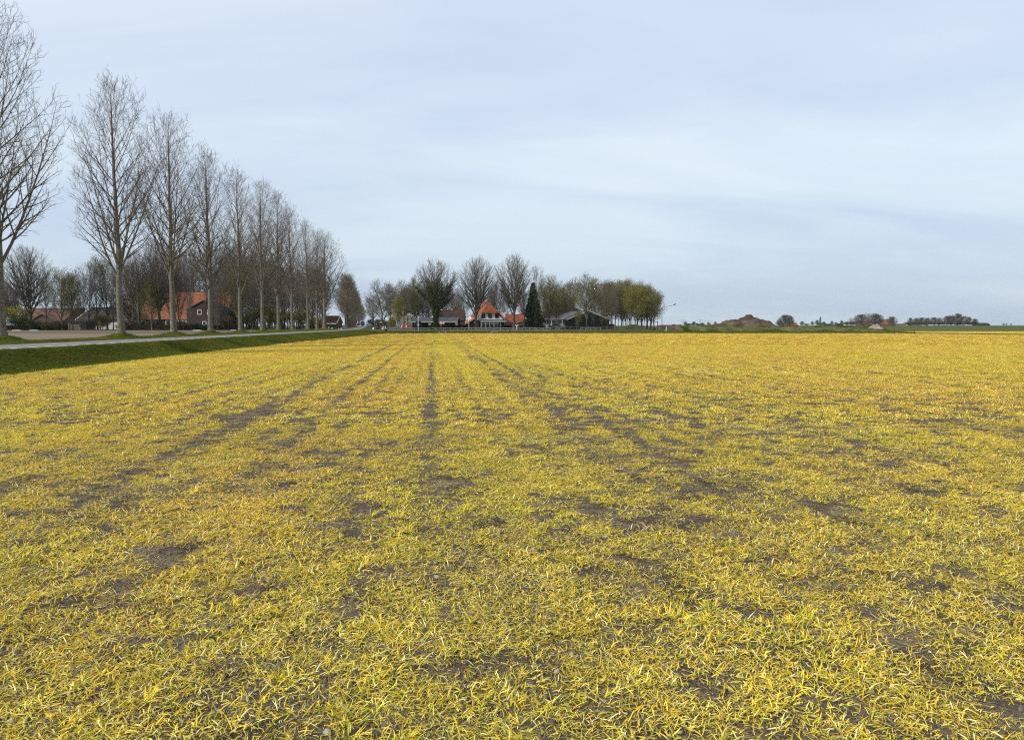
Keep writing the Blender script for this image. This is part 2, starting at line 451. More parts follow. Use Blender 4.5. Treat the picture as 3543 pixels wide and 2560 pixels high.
YB = blade_mat('sprayed_blades', trans=0.3)
GB = blade_mat('green_blades', trans=0.3)
TRACKS = [(-3.5, 0.20, .97), (-2.15, 0.17, 0.85), (0.0, 0.15, .75), (2.4, 0.16, 0.85), (3.05, 0.16, 0.8), (-6.2, 0.14, 0.5), (-8.8, 0.14, 0.5), (6.4, 0.15, 0.6), (9.6, 0.15, 0.6), (13.5, .15, .5), (18, .16, .5)]
BARE = [(1500, 1560, .55, .9), (1520, 1720, .35, .7), (1250, 1780, .4, .4), (1390, 1520, .4, .5), (660, 2190, .25, .2), (360, 2265, .25, .15), (1150, 2140, .35, .16), (500, 1950, .45, .35), (2350, 1820, .5, .5), (2480, 1700, .6, .6), (3050, 1610, .7, .7), (3230, 1470, 1.1, .9), (2840, 1750, .6, .5), (3100, 2240, .25, .2), (3250, 1720, .5, .5), (430, 1720, .7, .6), (150, 1780, .5, .4), (2950, 1560, .8, .6), (760, 2430, .2, .2), (1980, 2480, .15, .1)]
BAREW = []
for px, py, rx, ry_ in BARE:
    Y = EYE * F / (py - 1126); BAREW.append((XP(px, Y, py), Y, rx, ry_))
def field_points(y0, y1, dens, marg=2.8):
    yy, xx = [], []
    step = 1 / math.sqrt(dens); y = y0
    rows = np.arange(y0, y1, step)
    for y in rows:
        xl = max(edge(y) + 0.05, -0.72 * y - marg); xr = min(fright(y) - 0.1, 0.72 * y + marg)
        x = np.arange(xl, xr, step); xx.append(x); yy.append(np.full(len(x), y))
    x = np.concatenate(xx); y = np.concatenate(yy)
    x = x + rs.uniform(-.6, .6, len(x)) * step; y = y + rs.uniform(-.6, .6, len(x)) * step
    k = (x > [edge(v) + 0.02 for v in y]) if len(x) < 4000 else (x > np.interp(y, [-30, 50, 100, 163], [-12.3, -20.3, -23.5, -27.0]) + 0.02)
    return x[k], y[k]
def cover(x, y):
    """how much crop stands at a point: ragged bare patches, wheel tracks"""
    u = x + 0.109 * y
    c = 0.30 * fbm(x * 1.3, y * 1.1, 3) + 0.70 * fbm(x * 8.0, y * 6.5, 11, 3)
    bare = np.interp(y, [2.5, 4, 6, 11, 18, 30, 60], [0.30, 0.34, 0.385, 0.385, 0.335, 0.25, 0.10])
    d = np.clip((c - bare) / 0.14, 0, 1)
    nz = fbm(x * 2.2, y * 0.35, 21, 3)
    st = fbm(u * 2.6, y * 0.04, 91, 2); st2 = fbm(u * 0.8 + 9, y * 0.05, 95, 2)
    d = d * (1 - np.clip((y - 5) / 8, 0, 1) * (0.40 * np.clip((st - 0.50) * 4, 0, 1) * np.clip((nz - .3) * 3, 0, 1) + 0.85 * np.clip(np.cos(u * 6.283 / .52 + .6 * np.sin(u * 1.7)) * 1.6 - .6, 0, 1) * np.clip((nz - .2) * 3, 0, 1) + 0.12 * np.clip((st2 - .5) * 4, 0, 1)))
    for u0, s, a in TRACKS:
        d = d * (1 - a * np.exp(-((u - u0 - 0.05 * np.sin(y * 0.35 + u0)) / s) ** 2) * np.clip(nz * 2.4 - 0.1, 0, 1) * np.clip((y - 4) / 6, 0, 1))
    for bx, by, rx, ry_ in BAREW:
        q = ((x - bx) / rx) ** 2 + ((y - by) / ry_) ** 2
        d = d * np.where(q < 3, 1 - 0.75 * np.clip(1.2 - q * (0.6 + 0.9 * nz), 0, 1) * np.clip(fbm(x * 5, y * 4.4, 15, 3) * 4 - 1.3, 0, 1), 1)
    return d
def tint_of(x, y):
    u = x + 0.109 * y
    a = fbm(x * 0.35, y * 0.22, 31); b = fbm(u * 0.9, y * 0.05, 41, 3); c = fbm(x * 1.6, y * 1.6, 51, 2)
    g = np.clip((a - 0.5) * 2.2, -1, 1) + np.clip((b - 0.5) * 1.6, -1, 1)
    g = g + 0.9 * np.exp(-((u - 1.0) / 0.9) ** 2) * np.clip((y - 12) / 10, 0, 1) + 0.5 * np.clip((6.5 - y) / 5, 0, 1)
    g = 0.6 * g - 0.12 - 0.25 * np.clip((y - 8) / 10, 0, 1) - 0.40 * np.clip((y - 30) / 60, 0, 1)
    g = np.clip(g, -1, 1.3)
    v = (0.92 + 0.32 * c) * (1 - 0.05 * np.clip((y - 10) / 20, 0, 1)) * (0.93 + 0.16 * fbm(u * 2.2, y * 0.03, 33, 2))
    t = np.stack([v * (1 - 0.17 * np.maximum(g, 0) + 0.03 * np.maximum(-g, 0)), v * (1 - 0.05 * np.maximum(g, 0) - 0.13 * np.maximum(-g, 0)), v * (0.60 + 0.24 * np.clip((12 - y) / 8, 0, 1) - 0.1 * g)], 1)
    pale = np.clip((fbm(x * 0.8, y * 0.8, 61) - 0.60) * 4, 0, .7)[:, None]
    return t * (1 - pale) + pale * np.array([1.02, 1.04, 1.15]) * v[:, None]

near = [tuft(100 + k, 92, 0.19, (0.025, 0.085), (0.003, 0.0075), PAL, PALW, elev=(0, 44), droop=.5, loose=True) for k in range(9)]
near += [tuft(120 + k, 40, 0.08, (0.04, 0.12), (0.004, 0.009), PAL[[0, 1, 3, 4, 2]], np.array([.3, .25, .25, .12, .08]), elev=(15, 62), droop=0.7) for k in range(3)]
mid = [tuft(140 + k, 70, 0.20, (0.04, 0.11), (0.006, 0.012), PAL, PALW, elev=(5, 50), seg=2, loose=True) for k in range(8)]
far = [tuft(160 + k, 110, 0.42, (0.07, 0.15), (0.013, 0.026), PAL, PALW, elev=(8, 50), seg=2) for k in range(6)]
def lay(name, y0, y1, dens, protos, s0, s1, lush=None, thin=0.06):
    x, y = field_points(y0, y1, dens)
    d = cover(x, y); k = rs.uniform(0, 1, len(x)) < np.maximum(d, thin); x, y, d = x[k], y[k], d[k]
    n = len(x)
    idx = rs.randint(0, len(protos), n)
    if lush is not None:
        l = fbm(x * 0.9, y * 0.9, 77) + 0.22 * np.clip((5.2 - y) / 3, 0, 1)
        big = (rs.uniform(0, 1, n) < np.clip((l - 0.56) * 2.2, 0, 0.4))
        idx = np.where(big, rs.randint(lush, len(protos), n), rs.randint(0, lush, n))
    rot = np.stack([rs.normal(0, .10, n), rs.normal(0, .10, n), rs.uniform(0, 6.283, n)], 1)
    s = rs.uniform(s0, s1, n) * (0.75 + 0.25 * d)
    scatter(name, np.stack([x, y, np.zeros(n)], 1), rot, s, idx, tint_of(x, y), protos, YB)
    return n
cnt = []
cnt.append(lay('sprayed_crop_near', 1.6, 13, 105, near, 0.62, 0.98, lush=9, thin=0.10))
cnt.append(lay('sprayed_crop_middle', 13, 66, 40, mid, 0.65, 1.0, thin=0.06))
cnt.append(lay('sprayed_crop_far', 66, 159.5, 5.5, far, 0.7, 1.1, thin=0.25))
# second yellow field beyond the ditch
n = 9000
yy = rs.uniform(70, 213, n); xx = np.interp(yy, [-30, 48, 132, 158, 171, 213], [152, 121, 91.5, 84, 84, 92]) + 3 + rs.uniform(0, 1, n) * np.maximum(10, 0.74 * yy + 10 - 90)
scatter('second_field_crop', np.stack([xx, yy, np.full(n, 0.02)], 1), np.stack([np.zeros(n), np.zeros(n), rs.uniform(0, 6.28, n)], 1), rs.uniform(1.0, 1.6, n), rs.randint(0, 6, n), tint_of(xx, yy), far, YB)
LIT = np.array([(0.30, 0.23, 0.085), (0.44, 0.36, 0.15), (0.22, 0.16, 0.07), (0.55, 0.47, 0.24), (0.40, 0.30, 0.05)])
lit = [tuft(200 + k, 16, 0.11, (0.02, 0.075), (0.002, 0.005), LIT, np.ones(5), elev=(-2, 14), seg=2, droop=0.4) for k in range(5)]
x, y = field_points(1.6, 24, 42); n = len(x)
scatter('crop_litter', np.stack([x, y, np.full(n, .002)], 1), np.stack([np.zeros(n), np.zeros(n), rs.uniform(0, 6.28, n)], 1), rs.uniform(.7, 1.3, n), rs.randint(0, 5, n), np.repeat(rs.uniform(.7, 1.1, (n, 1)), 3, 1), lit, YB)
# crumbs of soil and pale stones in the near field
def clod(seed, r=0.5):
    g = np.random.RandomState(seed)
    t = (1 + 5 ** .5) / 2
    V = np.array([(-1, t, 0), (1, t, 0), (-1, -t, 0), (1, -t, 0), (0, -1, t), (0, 1, t), (0, -1, -t), (0, 1, -t), (t, 0, -1), (t, 0, 1), (-t, 0, -1), (-t, 0, 1)], float)
    V /= np.linalg.norm(V[0]); V *= g.uniform(.6, 1.25, (12, 1)); V *= np.array([1, .8, .6])
    T = [(0, 11, 5), (0, 5, 1), (0, 1, 7), (0, 7, 10), (0, 10, 11), (1, 5, 9), (5, 11, 4), (11, 10, 2), (10, 7, 6), (7, 1, 8), (3, 9, 4), (3, 4, 2), (3, 2, 6), (3, 6, 8), (3, 8, 9), (4, 9, 5), (2, 4, 11), (6, 2, 10), (8, 6, 7), (9, 8, 1)]
    return mesh_np('clod', V, None, T, col=np.repeat(g.uniform(.8, 1.2, (12, 1)), 3, 1))
CL = blade_mat('clod_soil', trans=0.0)
x, y = field_points(1.8, 14, 150)
n = len(x); b = rs.uniform(0, 1, n)
tn = np.where((rs.uniform(0, 1, n) < 0.05)[:, None], np.array([[0.25, 0.21, 0.155]]), np.array([[0.085, 0.068, 0.052]]) * rs.uniform(.7, 1.5, (n, 1)))
scatter('soil_crumbs', np.stack([x, y, np.zeros(n)], 1), rs.uniform(0, 6, (n, 3)), 0.005 + 0.024 * b ** 4, rs.randint(0, 5, n), tn, [clod(k) for k in range(5)], CL)
# verge grass
vt = [tuft(180 + k, 70, 0.22, (0.04, 0.10), (0.006, 0.012), GPAL, GPALW, elev=(35, 85), seg=2, droop=0.5) for k in range(6)]
def green(name, n, f, s0=.8, s1=1.3, protos=vt):
    t = rs.uniform(0, 1, n); v = rs.uniform(0, 1, n)
    P = f(t, v)
    c = fbm(P[:, 0] * .5, P[:, 1] * .3, 5)[:, None]; dry = np.clip((fbm(P[:, 0] * .8, P[:, 1] * .4, 9) - .55) * 5, 0, 1)[:, None]
    tn = (0.7 + 0.6 * c) * (np.array([[1, 1, 1]]) * (1 - dry) + dry * np.array([[1.5, 1.12, 1.1]]))
    scatter(name, P, np.stack([np.zeros(n), np.zeros(n), rs.uniform(0, 6.28, n)], 1), rs.uniform(s0, s1, n), rs.randint(0, len(protos), n), tn, protos, GB)
def verge_pt(t, v):
    Y = 14 + 152 * t ** 1.25
    a = np.interp(Y, [-30, 50, 100, 163], [-12.3, -20.3, -23.5, -27.0]); b = A_near - 0.1 * Y
    return np.stack([a + (b - a) * v, Y, 0.78 * v - 0.12 * np.sin(np.pi * v)], 1)
green('verge_grass', 28000, verge_pt, .45, .85)
def ed_pt(t, v):
    Y = 14 + 146 * t ** 1.6
    return np.stack([np.interp(Y, [-30, 50, 100, 163], [-12.3, -20.3, -23.5, -27.0]) - .05 - .4 * v ** 2, Y, -.02 + 0 * v], 1)
green('field_edge_grass', 2600, ed_pt, .7, 2.0)
def tv_pt(t, v):
    Y = 25 + 138 * t
    a = A_far - 0.15 - 0.1 * Y; b = A_tree - 0.1 * Y
    return np.stack([a + (b - a) * v, Y, 0.78 + 0.1 * v], 1)
green('tree_verge_grass', 7000, tv_pt)
def yv_pt(t, v):
    X = -27 + 115 * t
    return np.stack([X, 161 - (X + 27) * 0.025 + v * 10, 0.42 * v], 1)
green('far_verge_grass', 5000, yv_pt, 1.0, 2.2)
# ------------------------------------------------------------ trees
def nrm(v): return v / (np.linalg.norm(v, axis=-1, keepdims=True) + 1e-9)
def tubes(P, Rr, sides, rng):
    B, n, _ = P.shape
    ref = nrm(rng.normal(0, 1, (B, 3)))[:, None, :]
    t = np.gradient(P, axis=1); t = nrm(t)
    u = nrm(np.cross(t, np.broadcast_to(ref, t.shape))); v = np.cross(t, u)
    a = np.arange(sides) * 2 * np.pi / sides
    V = P[:, :, None, :] + Rr[:, :, None, None] * (u[:, :, None, :] * np.cos(a)[None, None, :, None] + v[:, :, None, :] * np.sin(a)[None, None, :, None])
    i = np.arange(sides); j = (i + 1) % sides
    o = (np.arange(B) * n * sides)[:, None, None] + (np.arange(n - 1) * sides)[None, :, None]
    Q = np.stack([o + i, o + j, o + sides + j, o + sides + i], -1).reshape(-1, 4)
    return V.reshape(-1, 3), Q
def grow(base, d, L, n, trop, wob, rng, droop=0.0):
    P = [base]
    for k in range(n):
        d = nrm(d + np.array([0, 0, 1.0]) * ((np.asarray(trop) - droop * k / n) / n)[..., None] * np.ones((len(base), 1)) + rng.normal(0, wob, d.shape))
        P.append(P[-1] + d * (L / n)[:, None])
    return np.stack(P, 1)
def shoots(P, Rr, cnt, tlo, thi, ang, angj, rng, spread=None):
    """child starts along parent branches: positions, directions, parent radius, parent index, t"""
    B, n, _ = P.shape
    par = np.repeat(np.arange(B), cnt); m = len(par)
    if m == 0: return None
    k = np.concatenate([np.arange(c) for c in cnt]) if m else np.zeros(0)
    cc = np.repeat(cnt, cnt)
    t = tlo + (thi - tlo) * (k + rng.uniform(0, 1, m)) / np.maximum(cc, 1)
    f = t * (n - 1); i = np.minimum(f.astype(int), n - 2); w_ = (f - i)[:, None]
    p = P[par, i] * (1 - w_) + P[par, i + 1] * w_
    tan = nrm(P[par, i + 1] - P[par, i])
    r = Rr[par, i] * (1 - w_[:, 0]) + Rr[par, i + 1] * w_[:, 0]
    ref = np.where(np.abs(tan[:, 2:3]) > 0.9, np.array([[1.0, 0, 0]]), np.array([[0, 0, 1.0]]))
    u = nrm(np.cross(tan, ref)); v = np.cross(tan, u)
    phi = k * 2.399 + rng.uniform(-.7, .7, m) + np.repeat(rng.uniform(0, 6.28, B), cnt)
    a = np.radians(np.broadcast_to(ang, (m,)) if np.ndim(ang) < 1 or len(np.atleast_1d(ang)) == m else ang) + np.radians(rng.normal(0, angj, m))
    d = tan * np.cos(a)[:, None] + (u * np.cos(phi)[:, None] + v * np.sin(phi)[:, None]) * np.sin(a)[:, None]
    return p, d, r, par, t
def exit_len(p, d, env, Lmax, K=22):
    s = np.linspace(0, Lmax, K)[None, :]
    q = p[:, None, :] + d[:, None, :] * s[..., None]
    r = np.hypot(q[..., 0], q[..., 1]); ins = r <= env(q[..., 2])
    ins[:, 0] = True
    first = np.argmin(ins, axis=1); first = np.where(ins.all(1), K - 1, first)
    return s[0, first]
def make_env(H, zb, rmax, umax=0.45, top=0.45, low=0.6):
    """crown outline: radius over height, widest at umax of the crown"""
    def e(z):
        u = np.clip((z - zb) / (H - zb), 0, 1)
        r = np.where(u < umax, (u / umax) ** low * 1.0, np.clip(1 - ((u - umax) / (1 - umax)) ** 2, 0, 1) ** top)
        return np.where((z > H) | (z < zb - 0.5), 0, rmax * np.maximum(r, 0.08))
    return e
def leaves(pts, n, size, jit, rng, flat=0.0):
    """n small leaf faces scattered round given points"""
    c = pts[rng.randint(0, len(pts), n)] + rng.normal(0, jit, (n, 3))
    a = nrm(rng.normal(0, 1, (n, 3))); b = nrm(np.cross(a, nrm(rng.normal(0, 1, (n, 3)))))
    if flat: b[:, 2] *= (1 - flat)
    s = size * rng.uniform(.6, 1.4, (n, 1))
    V = np.stack([c - a * s, c + b * s * .55, c + a * s, c - b * s * .55], 1).reshape(-1, 3)
    Q = (np.arange(n) * 4)[:, None] + np.arange(4)
    return V, Q

def tree(seed, H, zb, rmax, r0, top=0.94, umax=.45, etop=.45, elow=.6, n1=34, t1=(.3, .92), a1=(58, 28), trop1=.45, rf=.42, n2=1.5, a2=42, l2=.5, n3=3.0, l3=(.35, .95), n4=2.0, l4=(.2, .5), tw=.009,
         wob=.05, leaders=0, lean=(0, 0), leaf=0, leafsize=.1, leafjit=.25, leafz=(0, 1), ivy=0, stems=1, lvl=4, trop2=.3, flare=1.0, drop2=0):
    g = np.random.RandomState(seed)
    env = make_env(H, zb, rmax, umax, etop, elow)
    nt_ = 14
    tz = np.linspace(0, 1, nt_ + 1)
    trunk = np.zeros((stems, nt_ + 1, 3)); tr = np.zeros((stems, nt_ + 1))
    for s in range(stems):
        a = 6.28 * s / stems + g.uniform(0, 1); q = 0 if stems == 1 else g.uniform(.1, .25) * rmax
        wx = np.cumsum(g.normal(0, .010 * H * wob / .05, nt_ + 1)) * .3; wy = np.cumsum(g.normal(0, .010 * H * wob / .05, nt_ + 1)) * .3
        wx -= wx[0]; wy -= wy[0]
        sp = 0 if stems == 1 else rmax * .6
        trunk[s, :, 0] = wx + lean[0] * tz ** 1.4 + math.cos(a) * (q + sp * tz); trunk[s, :, 1] = wy + lean[1] * tz ** 1.4 + math.sin(a) * (q + sp * tz)
        trunk[s, :, 2] = tz * H * top * (1 if stems == 1 else g.uniform(.8, 1)) - 0.08
        tr[s] = r0 * ((1 - tz) ** .85 * .97 + .03) * (1 + .75 * flare * np.exp(-tz * H / .45))
    # denser rings at the foot so that the flare reads
    fine = np.concatenate([np.linspace(0, .12, 7), np.linspace(.12, 1, 16)[1:]])
    TP = np.stack([np.stack([np.interp(fine, tz, trunk[s, :, c]) for c in range(3)], 1) for s in range(stems)])
    TR = np.stack([r0 * ((1 - fine) ** .85 * .97 + .03) * (1 + .75 * flare * np.exp(-fine * H / .45)) for s in range(stems)])
    TV, TQ = tubes(TP, TR, 10, np.random.RandomState(1))
    V, Q, o = [], [], 0
    def add(P, Rr, sides):
        nonlocal o
        v, q = tubes(P, Rr, sides, g); V.append(v); Q.append(q + o); o += len(v)
    ends = []
    c1 = np.full(stems, max(3, n1 // stems))
    p, d, r, par, t = shoots(trunk, tr, c1, t1[0], t1[1], 0, 0, g)
    tt = (t - t1[0]) / (t1[1] - t1[0])
    ang = np.radians(a1[0] + (a1[1] - a1[0]) * tt + g.normal(0, 6, len(t)))
    if leaders:
        ang[:leaders] = np.radians(g.uniform(20, 30, leaders))
    phi = np.arange(len(t)) * 2.399 + g.uniform(-.5, .5, len(t))
    d = np.stack([np.cos(phi) * np.sin(ang), np.sin(phi) * np.sin(ang), np.cos(ang)], 1)
    dm = nrm(d + np.array([0, 0, trop1 * .5]))
    L = np.maximum(exit_len(p, dm, env, H) * g.uniform(.82, 1.03, len(t)), .5)
    P1 = grow(p, d, L, 7, trop1, wob * 1.2, g)
    ra = r * np.clip(rf * (0.65 + .09 * L), .2, .8); R1 = np.maximum(ra[:, None] * (1 - np.linspace(0, 1, 8)[None] ** 1.1 * .93), tw)
    add(P1, R1, 5); ends.append(P1[:, 3:].reshape(-1, 3))
    L1 = L
    c2 = np.maximum(2, np.round(L1 * n2)).astype(int)
    p, d, r, par, t = shoots(P1, R1, c2, .12, .98, a2, 9, g)
    L = np.minimum(exit_len(p, nrm(d + [0, 0, trop2 * .4]), env, H) * 1.02, (l2 * L1[par] * (1.05 - .75 * t) + .25)) * g.uniform(.7, 1.1, len(t)); L = np.maximum(L, .25)
    P2 = grow(p, d, L, 4, trop2, wob * 1.5, g, drop2); R2 = np.maximum((r * .6)[:, None] * (1 - np.linspace(0, 1, 5)[None] * .9), tw)
    add(P2, R2, 4); ends.append(P2[:, 2:].reshape(-1, 3))
    if lvl >= 3:
        PP, RR, LL = P2, R2, L
        c3 = np.maximum(1, np.round(LL * n3)).astype(int)
        p, d, r, par, t = shoots(PP, RR, c3, .15, 1.0, a2, 12, g)
        L = g.uniform(l3[0], l3[1], len(t)) * (1.1 - .4 * t)
        P3 = grow(p, d, L, 2, trop2, wob * 1.6, g, drop2); R3 = np.maximum((r * .6)[:, None] * (1 - np.linspace(0, 1, 3)[None] * .8), tw * .9)
        add(P3, R3, 3); ends.append(P3[:, 1:].reshape(-1, 3))
        # twigs straight off the limbs too
        c3 = np.maximum(1, np.round(L1 * n3 * .5)).astype(int)
        p, d, r, par, t = shoots(P1, R1, c3, .3, 1.0, 45, 12, g)
        Lb = g.uniform(l3[0], l3[1], len(t))
        P3b = grow(p, d, Lb, 2, trop2, wob * 1.6, g); R3b = np.maximum(np.minimum(r * .6, .02)[:, None] * (1 - np.linspace(0, 1, 3)[None] * .8), tw * .9)
        add(P3b, R3b, 3)
        P3 = np.concatenate([P3, P3b]); R3 = np.concatenate([R3, R3b])
        if lvl >= 4:
            c4 = g.poisson(n4, len(P3))
            p, d, r, par, t = shoots(P3, R3, c4, .2, 1.0, 40, 14, g)
            L = g.uniform(l4[0], l4[1], len(t))
            P4 = grow(p, d, L, 1, trop2 * 1.2, .08, g); R4 = np.stack([np.full(len(L), tw * .85), np.full(len(L), tw * .5)], 1)
            add(P4, R4, 3); ends.append(P4[:, 1:].reshape(-1, 3))
    cm = mesh_np('crown', np.concatenate(V), np.concatenate(Q))
    tm = mesh_np('trunk', TV, TQ, smooth=True)
    lm = None
    E = np.concatenate(ends)
    E = E[(E[:, 2] > leafz[0] * H) & (E[:, 2] < leafz[1] * H)] if (leaf and not ivy) else E
    if leaf:
        lv, lq = leaves(E, leaf, leafsize, leafjit, g); lm = mesh_np('foliage', lv, lq)
    if ivy:
        zt = np.linspace(.03, .62, 60) * H
        tp = np.stack([np.interp(zt, TP[0, :, 2], TP[0, :, 0]), np.interp(zt, TP[0, :, 2], TP[0, :, 1]), zt], 1)
        limb = P1[:, 1:6].reshape(-1, 3); limb = limb[(limb[:, 2] < .72 * H)]
        lim2 = P2[:, :3].reshape(-1, 3); lim2 = lim2[(lim2[:, 2] < .62 * H) & (lim2[:, 2] > .25 * H)]
        lv1, lq1 = leaves(np.concatenate([tp] * 3 + [limb]), ivy, leafsize, .38, g)
        lv2, lq2 = leaves(lim2, ivy // 2, leafsize, .3, g)
        lm = mesh_np('ivy', np.concatenate([lv1, lv2]), np.concatenate([lq1, lq2 + len(lv1)]))
    return dict(H=H, trunk=tm, crown=cm, leaf=lm, ivy=bool(ivy))

def bark(name, c1, c2, c3, ring=True):
    m = mat(name, c1, scale=5, col2=c2, bump=.6, bscale=9, stretch=(1, 1, .45) if not ring else (1, 1, 2.2), detail=6)
    return m
BK_POP = bark('poplar_bark', (0.055, 0.048, 0.035), (0.185, 0.165, 0.128), None)
BK_TWIG = mat('poplar_twigs', (0.125, 0.103, 0.077), var=.25, scale=1.0)
BK_LIME = mat('dark_bark', (0.060, 0.050, 0.038), var=.35, scale=4, bump=.5)
BK_LTW = mat('dark_twigs', (0.105, 0.088, 0.066), var=.25, scale=1)
BK_MOSS = mat('mossy_bark', (0.075, 0.072, 0.045), scale=3, col2=(0.15, 0.14, 0.10), bump=.4)
BK_FAR = mat('haze_grey_twigs', (0.115, 0.098, 0.082), var=.2, scale=.5)  # bark of the skyline trees, with the grey of distance haze in its colour
LF_SPR = leaf_mat('spring_leaves', (0.12, 0.125, 0.017), (0.20, 0.195, 0.028))
LF_BUD = leaf_mat('bud_leaves', (0.100, 0.104, 0.022), (0.165, 0.160, 0.034))
LF_YEL = leaf_mat('yellow_green_leaves', (0.16, 0.15, 0.016), (0.26, 0.24, 0.030))
LF_IVY = leaf_mat('ivy_leaves', (0.014, 0.024, 0.006), (0.055, 0.075, 0.016), trans=.15)
LF_CON = leaf_mat('needles', (0.022, 0.034, 0.013), (0.060, 0.076, 0.026), trans=.05)
LF_HED = leaf_mat('hedge_leaves', (0.012, 0.017, 0.007), (0.032, 0.040, 0.014), trans=.1)
LF_BRU = leaf_mat('undergrowth', (0.050, 0.045, 0.022), (0.095, 0.080, 0.034), trans=.1)
LF_BLO = leaf_mat('blossom', (0.20, 0.18, 0.12), (0.42, 0.38, 0.30))
LF_RUS = leaf_mat('rust_twigs', (0.11, 0.06, 0.025), (0.19, 0.10, 0.035), trans=.1)

def place(pr, name, label, cat, x, y, z, H, rot=0.0, group=None, mats=(BK_LIME, BK_LTW, LF_SPR), ws=1.0, parts=True):
    o = thing(name, label, cat, (x, y, z), rot, group)
    s = H / pr['H']; o.scale = (s * ws, s * ws, s)
    link('trunk', pr['trunk'], mats[0], o); link('crown', pr['crown'], mats[1], o)
    if pr['leaf'] is not None: link('ivy' if pr['ivy'] else 'foliage', pr['leaf'], mats[2], o)
    return o
def variant(pr, mats):
    """same meshes with other materials"""
    q = dict(pr)
    for k, i in (('trunk', 0), ('crown', 1), ('leaf', 2)):
        if pr[k] is not None:
            q[k] = pr[k].copy(); q[k].materials.clear(); q[k].materials.append(mats[i])
    return q

# roadside poplars -------------------------------------------------
POP = [tree(10 + k, 19.3, 3.9, 3.9, .27, top=.97, umax=.40, etop=.62, elow=.6, n1=44, t1=(.22, .95), a1=(66, 18), trop1=.50, rf=.30, n2=1.8, l2=.5, n3=2.6, n4=1.5, tw=.0075, leaders=4 + k % 2, wob=.034, lvl=4) for k in range(4)]
def mound(name, parent, r=1.25, h=.32, seed=0):
    g = np.random.RandomState(seed); nA, nR = 16, 6
    V = [(0, 0, h)]; 
    for i in range(1, nR + 1):
        for a in range(nA):
            rr = r * i / nR * (1 + .15 * math.sin(a * 2 + seed)); t = i / nR
            V.append((rr * math.cos(a * 6.283 / nA), rr * math.sin(a * 6.283 / nA) * .8, h * (math.cos(t * math.pi) * .5 + .5) + g.uniform(-.03, .03) - .04 * t))
    T = [(0, 1 + a, 1 + (a + 1) % nA) for a in range(nA)]
    Q = [(1 + (i - 1) * nA + a, 1 + i * nA + a, 1 + i * nA + (a + 1) % nA, 1 + (i - 1) * nA + (a + 1) % nA) for i in range(1, nR) for a in range(nA)]
    lv = []
    return link(name, mesh_np(name, V, Q, T), MT['verge'], parent)
ORDW = 'one two three four five six seven eight nine ten eleven twelve thirteen fourteen fifteen sixteen seventeen eighteen nineteen twenty'.split()
ORDN = 'first second third fourth fifth sixth seventh eighth ninth tenth eleventh twelfth thirteenth fourteenth fifteenth sixteenth seventeenth eighteenth nineteenth twentieth'.split()
ORD = ['nearest', 'second', 'third', 'fourth', 'fifth', 'sixth', 'seventh', 'eighth', 'ninth', 'tenth', 'eleventh']
pops = [(6, 42, 18.7), (420, 55, 18.7), (601, 65.8, 19.2), (729, 77, 18.7), (832, 88.4, 18.8), (909, 99.5, 19.8), (964, 109.6, 20.2), (1012, 120, 19.2), (1066, 135, 19.3), (1097, 145, 19.3), (1123, 154.6, 19.8)]
for i, (px, Y, H) in enumerate(pops):
    x = XP(px, Y, 1150)
    lab = ('nearest bare roadside poplar with a thick grey trunk, cut by the left frame edge' if i == 0 else
           'bare roadside poplar, %s in the row counted from the left frame edge' % ORD[i] if i < 10 else
           'bare roadside poplar, last of the near row, with side branches reaching over the road')
    o = place(POP[(i * 3 + 1) % 4], 'poplar_tree', lab, 'tree', x, Y, 0.90, H, rot=1.3 * i + .4, group='bare poplars lining the road', mats=(BK_POP, BK_TWIG, None), ws=1.3 if i == 10 else .93)
    mound('grass_mound', o, r=1.5 / (H / 19.3), seed=i)
mp_ = []
for i, (px, Y, H) in enumerate(pops):
    x = XP(px, Y, 1150); nn = 170 if i < 6 else 60
    rr = 1.5 * np.sqrt(rs.uniform(0, 1, nn)); aa = rs.uniform(0, 6.283, nn)
    mp_.append(np.stack([x + rr * np.cos(aa), Y + rr * .8 * np.sin(aa), .86 + .32 * (np.cos(np.minimum(rr / 1.45, 1) * np.pi) * .5 + .5)], 1))
mp_ = np.concatenate(mp_)
green('mound_tufts', len(mp_), lambda t, v: mp_, .6, 1.3)
# continuation of the row beyond the crossing
SM = tree(30, 19, 2.5, 3.6, .32, n1=42, t1=(.18, .95), a1=(60, 22), n2=1.8, n3=2.6, lvl=3, tw=.022, l3=(.4, 1.2), etop=.6)
SM = variant(SM, (BK_LIME, mat('far_poplar_twigs', (0.125, 0.100, 0.068), var=.2, scale=.5), None))
k = 0
for i, Y in enumerate([262, 275, 289, 303, 318, 334, 350, 368, 388, 410, 435, 465, 500, 545, 600, 660, 740, 840]):
    x = -23.8 + off(Y) + (1.0 if i == 0 else 0)
    place(SM, 'poplar_tree', 'front poplar of the far roadside row, beyond the crossing' if i == 0 else 'poplar of the far roadside row beyond the crossing, number %s behind its front tree' % ORDW[i - 1], 'tree', x, Y, .75, 18.6 + (i * 7 % 5) * .5, rot=i * 1.7, ws=1.25, group='poplars of the far roadside row')
